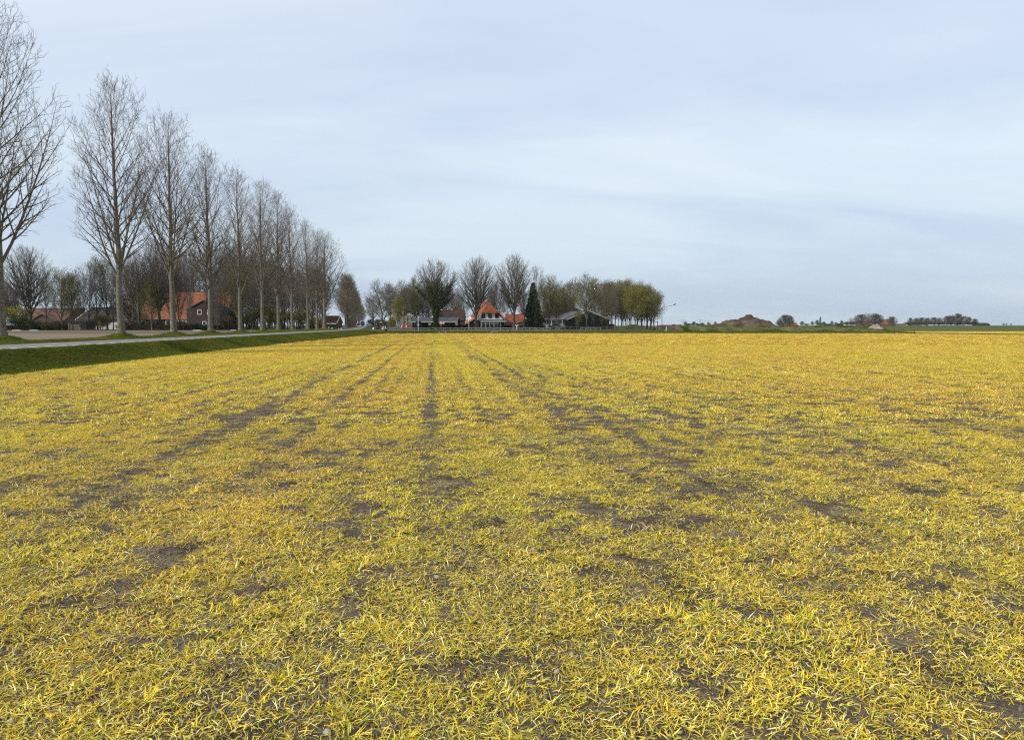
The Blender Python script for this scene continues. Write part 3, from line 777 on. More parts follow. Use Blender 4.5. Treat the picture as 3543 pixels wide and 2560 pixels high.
# other trees ------------------------------------------------------
LIME = [tree(40 + k, 18, 3.0, 6.1, .36, top=.74, umax=.50, etop=.5, elow=.40, n1=36, t1=(.22, .92), a1=(72, 8), trop1=.30, rf=.42, n2=1.6, a2=32, l2=.55, n3=2.0, l3=(.5, 1.3), n4=.8, l4=(.3, .7), tw=.0135, leaders=6, wob=.035, lvl=4, trop2=.35) for k in range(2)]
IVY = tree(45, 18, 3.0, 6.2, .40, top=.74, umax=.5, etop=.5, elow=.42, n1=32, t1=(.22, .9), a1=(78, 10), trop1=.28, rf=.4, n2=1.6, a2=32, n3=2.2, l3=(.5, 1.2), n4=1.2, l4=(.3, .7), tw=.017, leaders=5, wob=.05, ivy=9000, leafsize=.17)
SCR = [tree(50 + k, 14, 1.6, 4.0, .21, top=.88, umax=.55, etop=.5, elow=.45, n1=26, t1=(.15, .92), a1=(68, 22), trop1=.4, rf=.42, n2=1.7, a2=42, n3=2.2, l3=(.5, 1.2), n4=1.0, l4=(.3, .6), tw=.016, leaders=2, wob=.09, lean=(.6 * (k - 1), .4)) for k in range(3)]
GRN = [tree(60 + k, 13, 1.2, 3.8, .20, top=.88, umax=.55, etop=.5, elow=.45, n1=28, t1=(.14, .93), a1=(70, 22), trop1=.4, rf=.42, n2=1.7, n3=2.6, l3=(.5, 1.1), n4=1.0, tw=.015, leaders=3, wob=.08, leaf=(3600, 4800, 6000)[k], leafsize=(.10, .11, .12)[k], leafjit=.42) for k in range(3)]
THK = [tree(70 + k, 12, .6, 2.1, .10, top=.93, umax=.6, etop=.5, elow=.5, n1=16, t1=(.15, .95), a1=(45, 20), n2=1.3, n3=2.5, l3=(.4, .9), lvl=3, tw=.016, wob=.07) for k in range(3)]
BUSH = tree(80, 4, .1, 2.0, .05, top=.9, umax=.5, etop=.5, elow=.4, n1=24, t1=(.05, .9), a1=(45, 25), n2=2.5, n3=4, l3=(.25, .6), lvl=3, tw=.012, stems=5, leaf=2600, leafsize=.12, leafjit=.2, flare=0)
def conifer(seed, H, r):
    g = np.random.RandomState(seed); V, Q, o = [], [], 0; Lv = []
    nb = 420; z = H * (.06 + .92 * g.uniform(0, 1, nb) ** 1.15); a = g.uniform(0, 6.28, nb)
    L = r * (1 - z / H) ** 1.0 * g.uniform(.6, 1.15, nb) + .1
    base = np.stack([np.zeros(nb), np.zeros(nb), z], 1); el = np.radians(8 + 25 * z / H)
    d = np.stack([np.cos(a) * np.cos(el), np.sin(a) * np.cos(el), np.sin(el)], 1)
    P = grow(base, d, L, 4, -.5, .04, g); Rr = np.linspace(.05, .012, 5)[None] * np.ones((nb, 1))
    v, q = tubes(P, Rr, 3, g)
    pts = P[:, 1:].reshape(-1, 3); pts = np.concatenate([pts, (P[:, 1:-1] + P[:, 2:]).reshape(-1, 3) / 2, P[:, -1]])
    lv, lq = leaves(pts, 9000, .26, .14, g)
    T, TQ = tubes(np.array([[[0, 0, -.1], [0, 0, H * .5], [0, 0, H * .97]]]), np.array([[.22, .12, .02]]), 8, g)
    return dict(H=H, trunk=mesh_np('trunk', T, TQ), crown=mesh_np('branches', v, q), leaf=mesh_np('needles', lv, lq), ivy=False)
CON = conifer(5, 11, 2.9)
FART = [tree(90 + k, 12, .2, 5.0, .25, top=.85, umax=.45, etop=.6, elow=.12, n1=30, t1=(.04, .9), a1=(60, 20), n2=1.0, n3=1.2, l3=(.7, 1.8), lvl=3, tw=.045, wob=.08, leaf=1800, leafsize=.3, leafjit=.4) for k in range(2)]

G = .8
def tr(pr, px, py_top, Y, label, name='tree', cat='tree', z=G, mats=None, rot=None, group=None, ws=1.0):
    H = ZP(py_top, Y) - z
    return place(pr, name, label, cat, XP(px, Y), Y, z, H, rot if rot is not None else (px * 1.37) % 6.28, group, mats or (BK_LIME, BK_LTW, LF_BUD), ws)
M_DK = (BK_LIME, BK_LTW, LF_BUD)
S1 = [variant(p, M_DK) for p in SCR]
GB_ = [variant(p, (BK_MOSS, BK_LTW, LF_BUD)) for p in GRN]      # just budding, brownish
GS_ = [variant(p, (BK_MOSS, BK_LTW, LF_SPR)) for p in GRN]      # fresh green
GY_ = [variant(p, (BK_MOSS, BK_LTW, LF_YEL)) for p in GRN]      # yellow green
LM = [variant(p, M_DK) for p in LIME]

# left farm: trees before and behind the buildings
tr(LM[0], 104, 858, 143, 'spreading bare tree with a dark trunk beside the nearest poplar, left of the low farmhouse', ws=1.05)
tr(S1[0], 160, 930, 142, 'slim bare tree with a forked top, right of the dark spreading tree', ws=.7)
tr(GB_[0], 214, 930, 140, 'small budding tree with greenish haze left of the white field gate', ws=.9)
tr(GB_[1], 252, 950, 141, 'leaning budding tree with a crooked trunk behind the white field gate', ws=.85)
tr(S1[1], 306, 905, 146, 'tall thin bare tree right of the field gate, in front of the dark barn', ws=.6)
tr(S1[2], 338, 888, 148, 'thin bare tree between the dark barn and the second poplar', ws=.6)
tr(GB_[0], 372, 880, 150, 'budding tree close left of the second poplar', ws=.7)
tr(S1[0], 392, 915, 144, 'pair-like slim tree with an upright trunk against the dark barn wall', ws=.5)
tr(LM[1], 482, 868, 141, 'bare tree with a leaning dark trunk before the left end of the orange roof', ws=.85)
tr(GB_[2], 526, 962, 140, 'small budding tree with a straight stem before the middle of the orange roof', ws=.75)
tr(LM[0], 553, 835, 142, 'big forked bare tree with a heavy side limb before the orange roof', ws=.9, rot=2.2)
tr(S1[2], 655, 985, 141, 'thin bare young tree left of the brick gable', ws=.5)
tr(S1[1], 752, 985, 141, 'thin bare young tree right of the brick gable', ws=.5)
tr(GB_[1], 820, 900, 160, 'tall bushy tree closing the right end of the orange roof', ws=.8)
for i, (px, top) in enumerate([(20, 960), (52, 985), (290, 930), (440, 905), (500, 890), (600, 880), (640, 862), (680, 850), (720, 858), (755, 842), (790, 860), (830, 845), (870, 870), (905, 880)]):
    tr((LM + S1)[i % 5], px, top, 196 + (i * 5) % 16, 'bare grey tree behind the left farm roofs, %s from the left' % ORDN[i], group='bare trees behind the left farm', ws=.85)
# thicket between the left farm and the crossing
g = np.random.RandomState(3)
for i in range(46):
    px = 800 + i * 7.2 + g.uniform(-4, 4); Y = 168 + g.uniform(-8, 26)
    if px > 1128: continue
    tr(THK[i % 3], px, float(np.interp(px, [800, 900, 1000, 1100, 1135], [915, 925, 945, 985, 1010])) + g.uniform(-25, 30), Y, 'slim bare tree of the thicket behind the poplars', name='thicket_tree', group='slim trees of the thicket', mats=(BK_LIME, BK_LTW, None), ws=1.15)
for i, (px, top) in enumerate([(830, 925), (880, 900), (935, 905), (985, 925), (1040, 940), (1085, 930), (1115, 950)]):
    tr(GB_[i % 3], px, top, 205, 'broader budding tree at the back of the thicket, %s from the left' % ORDN[i], group='broad trees at the back of the thicket', ws=.9)
for i, (px, h) in enumerate([(815, 1085), (868, 1075), (925, 1060), (978, 1080), (1032, 1075), (1080, 1095)]):
    tr(BUSH, px, h, 163, ['brown bush by the left farm boundary', 'yellow green bush at the thicket edge between fifth and sixth poplar', 'olive bush at the thicket edge behind the sixth poplar', 'brown undergrowth bush behind the seventh poplar', 'wide olive bush behind the eighth poplar', 'rust brown bush behind the ninth and tenth poplar'][i], name='bush', cat='bush', mats=None, ws=1.1)
BSH = {k: variant(BUSH, (BK_LIME, BK_LTW, m)) for k, m in (('yel', LF_YEL), ('bru', LF_BRU), ('hed', LF_HED), ('spr', LF_SPR), ('rus', LF_RUS), ('blo', LF_BLO), ('ivy', LF_IVY))}
def bush(k, px, top, Y, label, ws=1.0, z=G): return tr(BSH[k], px, top, Y, label, name='bush', cat='bush', z=z, ws=ws)
bush('yel', 55, 1062, 150, 'tall yellow green bush behind the foot of the nearest poplar', 1.2)
bush('ivy', 70, 1098, 141, 'dark evergreen shrub left of the spreading tree', 1.4)
bush('ivy', 118, 1108, 141, 'low dark shrub at the foot of the spreading tree', 1.4)
bush('bru', 172, 1112, 140, 'brown low shrub before the small brick wall', 1.6)
bush('bru', 205, 1112, 140, 'brown tangled shrub left of the field gate', 1.5)
bush('hed', 318, 1110, 141, 'black round shrub right of the field gate', 1.2)
bush('bru', 352, 1090, 141, 'brown upright shrub before the dark barn', 1.3)
bush('rus', 440, 1010, 150, 'rust coloured upright shrub at the left end of the orange roof', .6)
bush('bru', 452, 1108, 141, 'brown hedge shrub below the left barn windows', 1.5)
bush('bru', 500, 1112, 141, 'brown hedge shrub before the barn door', 1.5)
bush('bru', 545, 1108, 141, 'brown shrub at the foot of the forked tree', 1.4)
bush('bru', 622, 1112, 141, 'leafy hedge shrub right of the third poplar', 1.5)
bush('hed', 672, 1118, 141, 'dark shrub before the brick gable', 1.5)
bush('hed', 700, 1122, 141, 'dark low shrub below the gable windows', 1.5)
bush('bru', 785, 1095, 142, 'brown shrub right of the brick gable', 1.2)
bush('hed', 802, 1118, 141, 'black rounded shrub near the fifth poplar', 1.0)
bush('blo', 1110, 1098, 166, 'pale flowering shrub behind the last poplar', .9)
bush('rus', 1112, 1112, 158, 'rust brown low shrub left of the last poplar foot', 1.2)
# dark young conifer in the thicket
tr(CON, 1080, 1085, 176, 'small dark conifer behind the tenth poplar', name='conifer', ws=.8, mats=(BK_LIME, BK_LIME, LF_CON))

# centre farm
tr(S1[0], 1545, 1000, 216, 'thin bare tree standing before the rust red barn roof', ws=.8)
tr(THK[1], 1575, 1015, 214, 'slim bare tree at the right end of the rust red barn roof', mats=(BK_LIME, BK_LTW, None), ws=1.2)
tr(S1[0], 1330, 968, 200, 'wide bare tree on the right side of the road, left of the crate stack', ws=1.35)
tr(S1[2], 1385, 972, 210, 'bare tree behind the yellow willow, upright crown', ws=1.1)
tr(GY_[2], 1378, 1025, 186, 'yellow green willow left of the crate stack', ws=.75)
bush('yel', 1356, 1098, 183, 'small yellow shrub left of the crate stack', .7)
tr(GB_[1], 1432, 960, 215, 'narrow greenish tree behind the crate stack', ws=.6)
tr(GB_[0], 1412, 985, 222, 'rounded budding tree between the willow and the narrow greenish tree', ws=.9)
tr(S1[1], 1462, 985, 225, 'bare tree behind the open shed, left of the ivy covered tree', ws=.9)
tr(variant(IVY, (BK_LIME, BK_LTW, LF_IVY)), 1508, 903, 176, 'big round tree with ivy on its trunk and limbs, before the open shed', ws=.98)
tr(LM[0], 1648, 895, 177, 'big round bare lime tree before the white gabled farmhouse', ws=1.0, rot=.6)
tr(LM[1], 1778, 888, 177, 'big round bare lime tree right of the farmhouse chimney', ws=1.0, rot=3.1)
for i, (px, top) in enumerate([(1470, 1005), (1540, 990), (1580, 1000), (1610, 1010), (1700, 985), (1722, 970), (1745, 1000), (1815, 1010)]):
    tr((S1 + LM)[(i * 2) % 5], px, top, 236 + (i * 7) % 20, 'bare tree in the background of the white farmhouse and open shed, %s from the left' % ORDN[i], group='bare trees behind the farmhouse', ws=.95)
tr(variant(CON, (BK_LIME, BK_LIME, LF_CON)), 1844, 980, 182, 'tall dark conifer right of the farmhouse', name='conifer', ws=.95)
tr(S1[1], 1862, 918, 187, 'very tall thin bare tree with a tufted top beside the conifer', ws=.42)
tr(THK[0], 1853, 1000, 179, 'thin bare stem standing in front of the conifer', mats=(BK_MOSS, BK_LTW, None), ws=.6)
tr(GS_[0], 1900, 955, 186, 'budding tree before the grey barn roof, right of the conifer', ws=.95)
tr(GS_[0], 1925, 1010, 192, 'green tinged tree over the grey barn roof', ws=.9)
tr(S1[2], 1955, 985, 215, 'bare tree behind the brown barn ridge', ws=.6)
tr(S1[0], 1982, 962, 206, 'thin bare tree left of the green barn peak', ws=.7)
tr(GS_[0], 2030, 950, 184, 'budding tree standing before the peak of the green barn', ws=.95)
tr(GS_[1], 2000, 1075, 182, 'small fresh green tree before the left half of the green barn', ws=.9)
tr(S1[1], 2085, 968, 205, 'bare tree behind the right slope of the green barn', ws=.9)
tr(THK[1], 2053, 1035, 181, 'thin young tree before the right half of the green barn', mats=(BK_MOSS, BK_LTW, None), ws=.8)
tr(THK[2], 2083, 1030, 180, 'straight thin tree left of the pollard before the green barn', mats=(BK_MOSS, BK_LTW, None), ws=.9)
tr(S1[2], 2102, 985, 181, 'pollard like tree with a thick pale trunk at the right barn corner', ws=.95)
grove = [(2128, 975, GS_[0], 195), (2150, 985, GS_[0], 199), (2165, 975, GS_[1], 205), (2180, 968, S1[2], 208), (2222, 990, GB_[2], 204), (2240, 985, GS_[1], 194), (2262, 1010, GS_[0], 188)]
gl = ['bare tree at the left end of the grove right of the green barn', 'forked bare tree in the left part of the grove', 'budding tree in the grove behind the dirt mound', 'tall bare tree at the back of the grove', 'budding tree right of the yellow green crown in the grove', 'olive budding tree towards the right end of the grove', 'last tree on the right of the grove with low branches by the street lamp']
for (px, top, pr, Y), lb in zip(grove, gl): tr(pr, px, top, Y, lb, ws=1.0)
tr(GY_[2], 2196, 985, 188, 'yellow green leafing tree in the middle of the grove', ws=.95)
tr(GS_[2], 2218, 1002, 193, 'fresh green tree close right of the yellow green crown', ws=.9)
for i, px in enumerate([2120, 2140, 2158, 2172, 2186, 2204, 2212, 2228, 2236, 2250]):
    tr(THK[i % 3], px, 1000 + (i * 13) % 40, 190 + (i * 5) % 14, 'slim straight tree of the grove right of the green barn, %s from the left' % ORDN[i], group='slim trees of the grove', mats=(BK_LIME, BK_LTW, None), ws=1.1)

extra = [(1292, 1020, 232, GB_[0]), (1352, 985, 228, GS_[0]), (1400, 1000, 232, GB_[1]), (1445, 985, 236, LM[1]), (1482, 1015, 240, GB_[0]), (1880, 985, 205, GB_[1]), (1942, 992, 208, GS_[1]), (1968, 978, 214, GB_[1]), (2058, 968, 208, GB_[0]), (2096, 980, 210, GB_[1]), (2114, 975, 206, GB_[1]), (2150, 972, 212, GB_[2]), (2205, 975, 214, GB_[0]), (2252, 1000, 200, GB_[2])]
for i, (px, top, Y, pr) in enumerate(extra):
    tr(pr, px, top, Y, ('budding tree in the background left of the ivy covered tree, %s from the left' if i < 5 else 'budding tree filling the background between conifer and street lamp, %s from the left') % ORDN[i if i < 5 else i - 5], group='budding background trees of the centre farm', ws=1.1)
for i, (px, top) in enumerate([(458, 900), (592, 905), (624, 940), (738, 930), (775, 915)]):
    tr(S1[(i + 1) % 3], px, top, 142 + i, 'thin bare tree screening the orange roof, %s from the left' % ORDN[i], group='thin bare trees before the orange roof', ws=.6)
for i, (px, top) in enumerate([(1300, 1105), (1345, 1110), (1410, 1095), (1470, 1100), (1550, 1110)]):
    tr(BSH['bru'], px, top, 212, 'brown undergrowth behind the crates and open shed, %s clump from the left' % ORDN[i], name='bush', cat='bush', group='undergrowth behind the open shed', ws=2.0)
# far right skyline
FT = [variant(p, (BK_FAR, BK_FAR, leaf_mat('far_buds_%d' % i, *c))) for i, (p, c) in enumerate(((FART[0], ((0.085, 0.082, 0.065), (0.13, 0.125, 0.095))), (FART[1], ((0.075, 0.085, 0.055), (0.12, 0.125, 0.08)))))]
sky_trees = [(2372, 1113, 620), (2400, 1113, 640), (2412, 1118, 700), (2430, 1116, 800), (2452, 1116, 820), (2475, 1113, 820),
             (2697, 1106, 520), (2718, 1090, 500), (2733, 1093, 505), (2775, 1112, 600), (2810, 1112, 650), (2828, 1108, 655), (2850, 1113, 660), (2878, 1111, 670), (2892, 1115, 680), (2912, 1109, 640), (2930, 1113, 640),
             (2945, 1100, 560), (2962, 1091, 565), (2980, 1088, 570), (2996, 1083, 560), (3012, 1084, 560), (3028, 1086, 575), (3046, 1089, 580), (3084, 1096, 560),
             (3150, 1100, 700), (3170, 1101, 710), (3190, 1099, 700), (3208, 1100, 715), (3232, 1098, 705), (3250, 1100, 720), (3276, 1094, 700), (3290, 1092, 700), (3312, 1085, 705), (3332, 1094, 700), (3352, 1097, 710), (3372, 1103, 700),
             (3472, 1119, 1300), (3482, 1119, 1320), (3498, 1120, 1400)]
SF = [variant(p, (BK_FAR, BK_FAR, None)) for p in SCR]
gc = {}
for i, (px, top, Y) in enumerate(sky_trees):
    z = green_z(Y) if px > 2600 else .8
    grp = 'trees on the skyline left of the dirt heap' if px < 2500 else 'trees round the farms on the right skyline' if px < 3120 else 'trees of the far right farm' if px < 3400 else 'tiny trees at the far right horizon'
    lb = {'trees on the skyline left of the dirt heap': 'grey tree on the skyline between the street lamp and the dirt heap', 'trees round the farms on the right skyline': 'grey tree on the skyline among the far red roofed farms', 'trees of the far right farm': 'grey green tree in the clump round the far right farm', 'tiny trees at the far right horizon': 'tiny tree on the horizon near the right frame edge'}[grp]
    gc[grp] = gc.get(grp, -1) + 1
    far_pr = SF[i % 3] if (2940 < px < 3050 and i % 3 != 1) else FT[i % 2]
    tr(far_pr, px, top, Y, lb.replace('grey tree on the skyline', 'grey tree').replace('grey green tree', 'tree') + ', %s from left' % ORDN[gc[grp]], name='distant_tree', z=z, group=grp, ws=.95 + .6 * (i * 7 % 5) / 4)
tr(FT[1], 2838, 1096, 650, 'slender columnar poplar on the far right skyline', name='columnar_poplar', z=1.5, ws=.3)

for i, (px, top) in enumerate([(2705, 1117), (2745, 1120), (2790, 1120), (2838, 1119), (2865, 1120), (2905, 1119), (2938, 1114), (2960, 1112), (2990, 1112), (3025, 1112), (3075, 1116), (3150, 1114), (3180, 1113), (3205, 1113), (3240, 1114), (3275, 1113), (3300, 1112), (3330, 1113), (3365, 1114), (2385, 1119), (2425, 1120)]):
    Y = 610 + (i * 37) % 80
    tr(BSH['bru' if i % 3 else 'hed'], px, top, Y, 'low dark clump of bushes on the far skyline, %s from the left' % ORDN[i] if i < 19 else 'low dark clump of bushes on the skyline right of the street lamp, %s of two' % ORDN[i - 19], name='distant_bush', cat='bush', z=(green_z(Y) if px > 2600 else .8), group='bushes on the far skyline', ws=3.2)
# ------------------------------------------------------------ buildings
def tile_mat(name, c1, c2, course=.33):
    m = mat(name, c1, scale=1.6, col2=c2, rough=.8, detail=7)
    t = m.node_tree; b = t.nodes['Principled BSDF']
    tc_ = t.nodes.new('ShaderNodeTexCoord'); wv = t.nodes.new('ShaderNodeTexWave'); wv.bands_direction = 'X'
    wv.inputs['Scale'].default_value = 1.0 / .25 / 3.1; wv.inputs['Distortion'].default_value = .4
    t.links.new(tc_.outputs['Object'], wv.inputs[0])
    bp = t.nodes.new('ShaderNodeBump'); bp.inputs['Strength'].default_value = .5; bp.inputs['Distance'].default_value = .05
    t.links.new(wv.outputs[0], bp.inputs['Height']); t.links.new(bp.outputs[0], b.inputs['Normal'])
    return m
RT_OR = tile_mat('orange_tiles', (0.115, 0.045, 0.024), (0.245, 0.095, 0.046))
RT_RD = tile_mat('red_tiles', (0.115, 0.032, 0.016), (0.235, 0.066, 0.030))
RT_BR = tile_mat('brown_red_tiles', (0.070, 0.026, 0.017), (0.125, 0.045, 0.027))
RT_DK = tile_mat('dark_tiles', (0.020, 0.016, 0.013), (0.045, 0.036, 0.029))
RT_OLD = tile_mat('old_red_tiles', (0.030, 0.014, 0.010), (0.060, 0.027, 0.018))
RT_DUL = tile_mat('dull_red_tiles', (0.070, 0.036, 0.027), (0.135, 0.072, 0.055))
SHT = mat('grey_sheeting', (0.055, 0.058, 0.060), scale=.8, col2=(0.105, 0.108, 0.11), rough=.6, bump=.3)
SHT_D = mat('dark_sheeting', (0.028, 0.030, 0.034), scale=.8, col2=(0.052, 0.056, 0.062), rough=.7)
BRK = mat('brown_brick', (0.060, 0.036, 0.026), scale=3, col2=(0.115, 0.068, 0.048), bump=.3, bscale=18)
BRK_D = mat('dark_brick', (0.035, 0.026, 0.022), scale=2.5, col2=(0.065, 0.046, 0.038), bump=.3, bscale=18)
WHT = mat('white_paint', (0.80, 0.79, 0.76), var=.10, scale=2)
WHT_D = mat('dull_white', (0.42, 0.42, 0.40), var=.2, scale=2)
GRY = mat('grey_wall', (0.10, 0.10, 0.10), var=.25, scale=1.5)
GRN_W = mat('green_cladding', (0.008, 0.018, 0.013), var=.25, scale=.8, rough=.6)
DRK = mat('dark_wood', (0.018, 0.016, 0.014), var=.4, scale=3)
WOOD = mat('weathered_wood', (0.125, 0.118, 0.10), scale=4, col2=(0.235, 0.22, 0.19), stretch=(.3, 1, 3))
WOOD_D = mat('dark_weathered_wood', (0.075, 0.070, 0.058), var=.3, scale=4)
GLS = mat('window_glass', (0.018, 0.022, 0.026), var=.1, rough=.12, spec=.3)
RED = mat('red_paint', (0.42, 0.018, 0.020), var=.15, rough=.5)
BLU = mat('blue_paint', (0.020, 0.035, 0.14), var=.15, rough=.4)
YEL = mat('cream_yellow_paint', (0.62, 0.50, 0.16), var=.06, rough=.35, spec=.5)
SIL = mat('silver_paint', (0.50, 0.53, 0.58), var=.05, rough=.3, spec=.5)
GRC = mat('grey_car_paint', (0.10, 0.12, 0.15), var=.1, rough=.3, spec=.5)
GRT = mat('green_paint', (0.015, 0.10, 0.035), var=.15, rough=.45)
BLK = mat('black_rubber', (0.013, 0.013, 0.013), var=.3, rough=.8)
STL = mat('galvanised_steel', (0.30, 0.31, 0.31), var=.15, rough=.5)
CRT = mat('crate_wood', (0.17, 0.14, 0.105), scale=2.2, col2=(0.34, 0.29, 0.225), bump=.4)
CRT_P = mat('pale_crate_wood', (0.36, 0.32, 0.27), var=.2, scale=2.5)

def step_prof(yf, ze, yb, zr, ze2, n, t=.10):
    """closed roof profile: stepped tile courses up the front, over the ridge and down the back"""
    p = []
    ym = (yf + yb) / 2
    for (a, za, sgn) in ((yf, ze, 1), (yb, ze2, -1)):
        q = []
        for k in range(n):
            f0, f1 = k / n, (k + 1) / n
            y0, z0 = a + (ym - a) * f0, za + (zr - za) * f0; y1, z1 = a + (ym - a) * f1, za + (zr - za) * f1
            q += [(y0, z0 + t), (y1, z1 + t * .35)]
        p.append(q)
    front = [(yf, ze)] + p[0] + [(ym, zr + t + .06)] + p[1][::-1] + [(yb, ze2)] + [(ym, zr - .06)]
    return front
def house(name, label, cat, x, y, z, L, Wd, he, hr, rz=0.0, roof=RT_RD, wall=BRK, over=.3, n=10, barge=None, gable=None, group=None):
    o = thing(name, label, cat, (x, y, z), rz, group)
    h = Wd / 2
    MB().prism([(-h, 0), (h, 0), (h, he), (0, hr - .12), (-h, he)], 'x', -L / 2, L / 2).obj('wall', gable or wall, o)
    sl = (hr - he) / h
    MB().prism(step_prof(-h - over, he - over * sl, h + over, hr, he - over * sl, n), 'x', -L / 2 - .2, L / 2 + .2).obj('roof', roof, o)
    if barge is not None:
        for s in (-1, 1):
            xb = s * (L / 2 + .2)
            for q in (-1, 1):
                a = (xb, q * (h + over + .03), he - over * sl - .02); b = (xb, 0, hr + .05)
                MB().prism([(a[1], a[2] - .10), (a[1], a[2] + .14), (b[1], b[2] + .14), (b[1], b[2] - .12)], 'x', xb + s * .005, xb + s * .065).obj('barge_board', barge, o)
    return o
def window(o, x, y, z, w_, h_, mull=1, rail=0, fr=WHT, face=-1, axis='y', name='window', t=.09):
    """frame and pane set on the wall plane; the frame stands proud of the wall"""
    m = MB(); d0, d1 = (y + face * .09, y - face * .02)
    a, b = min(d0, d1), max(d0, d1)
    def bx(x0, x1, z0, z1):
        if axis == 'y': m.box(x0, x1, a, b, z0, z1)
        else: m.box(a, b, x0, x1, z0, z1)
    bx(x - w_ / 2, x + w_ / 2, z, z + t); bx(x - w_ / 2, x + w_ / 2, z + h_ - t, z + h_)
    for k in range(mull + 2):
        c = x - w_ / 2 + (w_ - t) * k / (mull + 1); bx(c, c + t, z + t, z + h_ - t)
    if rail: bx(x - w_ / 2 + t, x + w_ / 2 - t, z + h_ * rail, z + h_ * rail + t * .8)
    f = m.obj(name, fr, o)
    c, d = (y + face * .015, y + face * .045); c, d = min(c, d), max(c, d)
    p = MB()
    if axis == 'y': p.box(x - w_ / 2 + t * .6, x + w_ / 2 - t * .6, c, d, z + t * .6, z + h_ - t * .6)
    else: p.box(c, d, x - w_ / 2 + t * .6, x + w_ / 2 - t * .6, z + t * .6, z + h_ - t * .6)
    p.obj('pane', GLS, f)
    return f
def chimney(o, x, y, z0, z1, w_=.7, m=BRK_D, pots=1):
    c = MB().box(x - w_ / 2, x + w_ / 2, y - w_ / 2, y + w_ / 2, z0, z1).box(x - w_ / 2 - .06, x + w_ / 2 + .06, y - w_ / 2 - .06, y + w_ / 2 + .06, z1, z1 + .12).obj('chimney', m, o)
    for k in range(pots): MB().tube((x + (k - .5) * .3, y, z1 + .12), (x + (k - .5) * .3, y, z1 + .45), .1, .08).obj('chimney_pot', DRK, c)
    return c

# --- left farm
x0, x1, Y = XP(432, 165), XP(777, 165), 165
barn = house('barn', 'long barn with a big orange tiled roof behind the roadside poplars', 'barn', (x0 + x1) / 2, Y + 6, G, x1 - x0, 12, 2.55, 8.55, roof=RT_OR, wall=BRK_D, n=27)
for px, w_, mu in ((478, 1.5, 1), (497, .9, 0), (540, 1.2, 1), (583, 1.1, 0)):
    window(barn, XP(px, Y) - (x0 + x1) / 2, -6, 1.0, w_, 1.1, mu)
wx0, wx1 = XP(606, Y) - (x0 + x1) / 2, XP(647, Y) - (x0 + x1) / 2
MB().box(wx0, wx1, -6.06, -5.98, .35, 2.4).obj('white_wall', WHT_D, barn)
window(barn, wx0 + .5, -6.06, 1.0, .8, 1.1, 0); window(barn, wx0 + 1.45, -6.06, 1.0, .8, 1.1, 0); window(barn, wx1 - .45, -6.06, .9, .75, 1.2, 0)
chimney(barn, XP(712, Y) - (x0 + x1) / 2, -1.6, 6.6, 8.2, .9, BRK_D, 0)
Y = 155; xc = XP(703, Y)
gh = house('farmhouse', 'dark brick house with its gable facing the road before the orange roof', 'house', xc, Y + 4, G, 8, 6.7, 4.2, 6.0, rz=-math.pi / 2, roof=RT_DK, wall=BRK_D, n=9, over=.2)
for px in (680, 714):
    yy_ = (XP(px, Y) - xc)
    window(gh, -yy_ * 1, 4.0, 3.2, .85, .95, 0, 0, face=1, axis='x')
window(gh, -(XP(698, Y) - xc), 4.0, 1.0, .8, .8, 0, face=1, axis='x')
chimney(gh, 2.6, -(XP(691, Y) - xc), 5.0, 6.5, .85, BRK_D, 2)
Y = 158; x0, x1 = XP(268, Y), XP(416, Y)
db = house('barn', 'low dark brown barn with a white roof edge left of the second poplar', 'barn', (x0 + x1) / 2, Y + 6, G, x1 - x0, 12, 2.2, 4.75, roof=RT_DK, wall=WHT_D, n=10, barge=WHT)
MB().box(XP(300, Y) - (x0 + x1) / 2, XP(330, Y) - (x0 + x1) / 2, -6.05, -5.95, 0.05, 1.6).obj('barn_door', DRK, db)
MB().box(-4.8, -2.2, -6.05, -5.95, 0.05, 1.8).obj('barn_door', DRK, db)
Y = 160; x0, x1 = XP(72, Y), XP(222, Y)
lh = house('farmhouse', 'low house with a dull red roof between the nearest poplar and the field gate', 'house', (x0 + x1) / 2, Y + 4.5, G, x1 - x0, 9, 2.1, 4.6, roof=RT_DUL, wall=BRK, n=10)
window(lh, XP(133, Y) - (x0 + x1) / 2, -4.5, 1.0, .7, .7, 0)
window(lh, XP(196, Y) - (x0 + x1) / 2, -4.5, .9, .9, .9, 1)
gx = XP(168, Y) - (x0 + x1) / 2
MB().prism([(gx - 2.6, 0), (gx + 2.6, 0), (gx + 2.6, 1.9), (gx, 3.2), (gx - 2.6, 1.9)], 'y', -6.4, -3.0).obj('front_gable', BRK, lh)
MB().poly([(gx - 2.8, -6.6, 1.85), (gx, -6.6, 3.35), (gx, -2.6, 3.35), (gx - 2.8, -2.6, 1.85)]).poly([(gx + 2.8, -6.6, 1.85), (gx + 2.8, -2.6, 1.85), (gx, -2.6, 3.35), (gx, -6.6, 3.35)]).obj('gable_roof', RT_DUL, lh)
Y = 172; s = thing('silo', 'dark round silo with a shallow cap behind the leaning tree by the field gate', 'silo', (XP(280, Y), Y, G))
MB().lathe([(.95, -.05), (.95, 4.9)], n=18).obj('silo_wall', DRK, s, True)
MB().lathe([(1.1, 4.9), (1.1, 5.0), (.3, 5.5), (.05, 5.55)], n=18).obj('silo_cap', GRY, s)
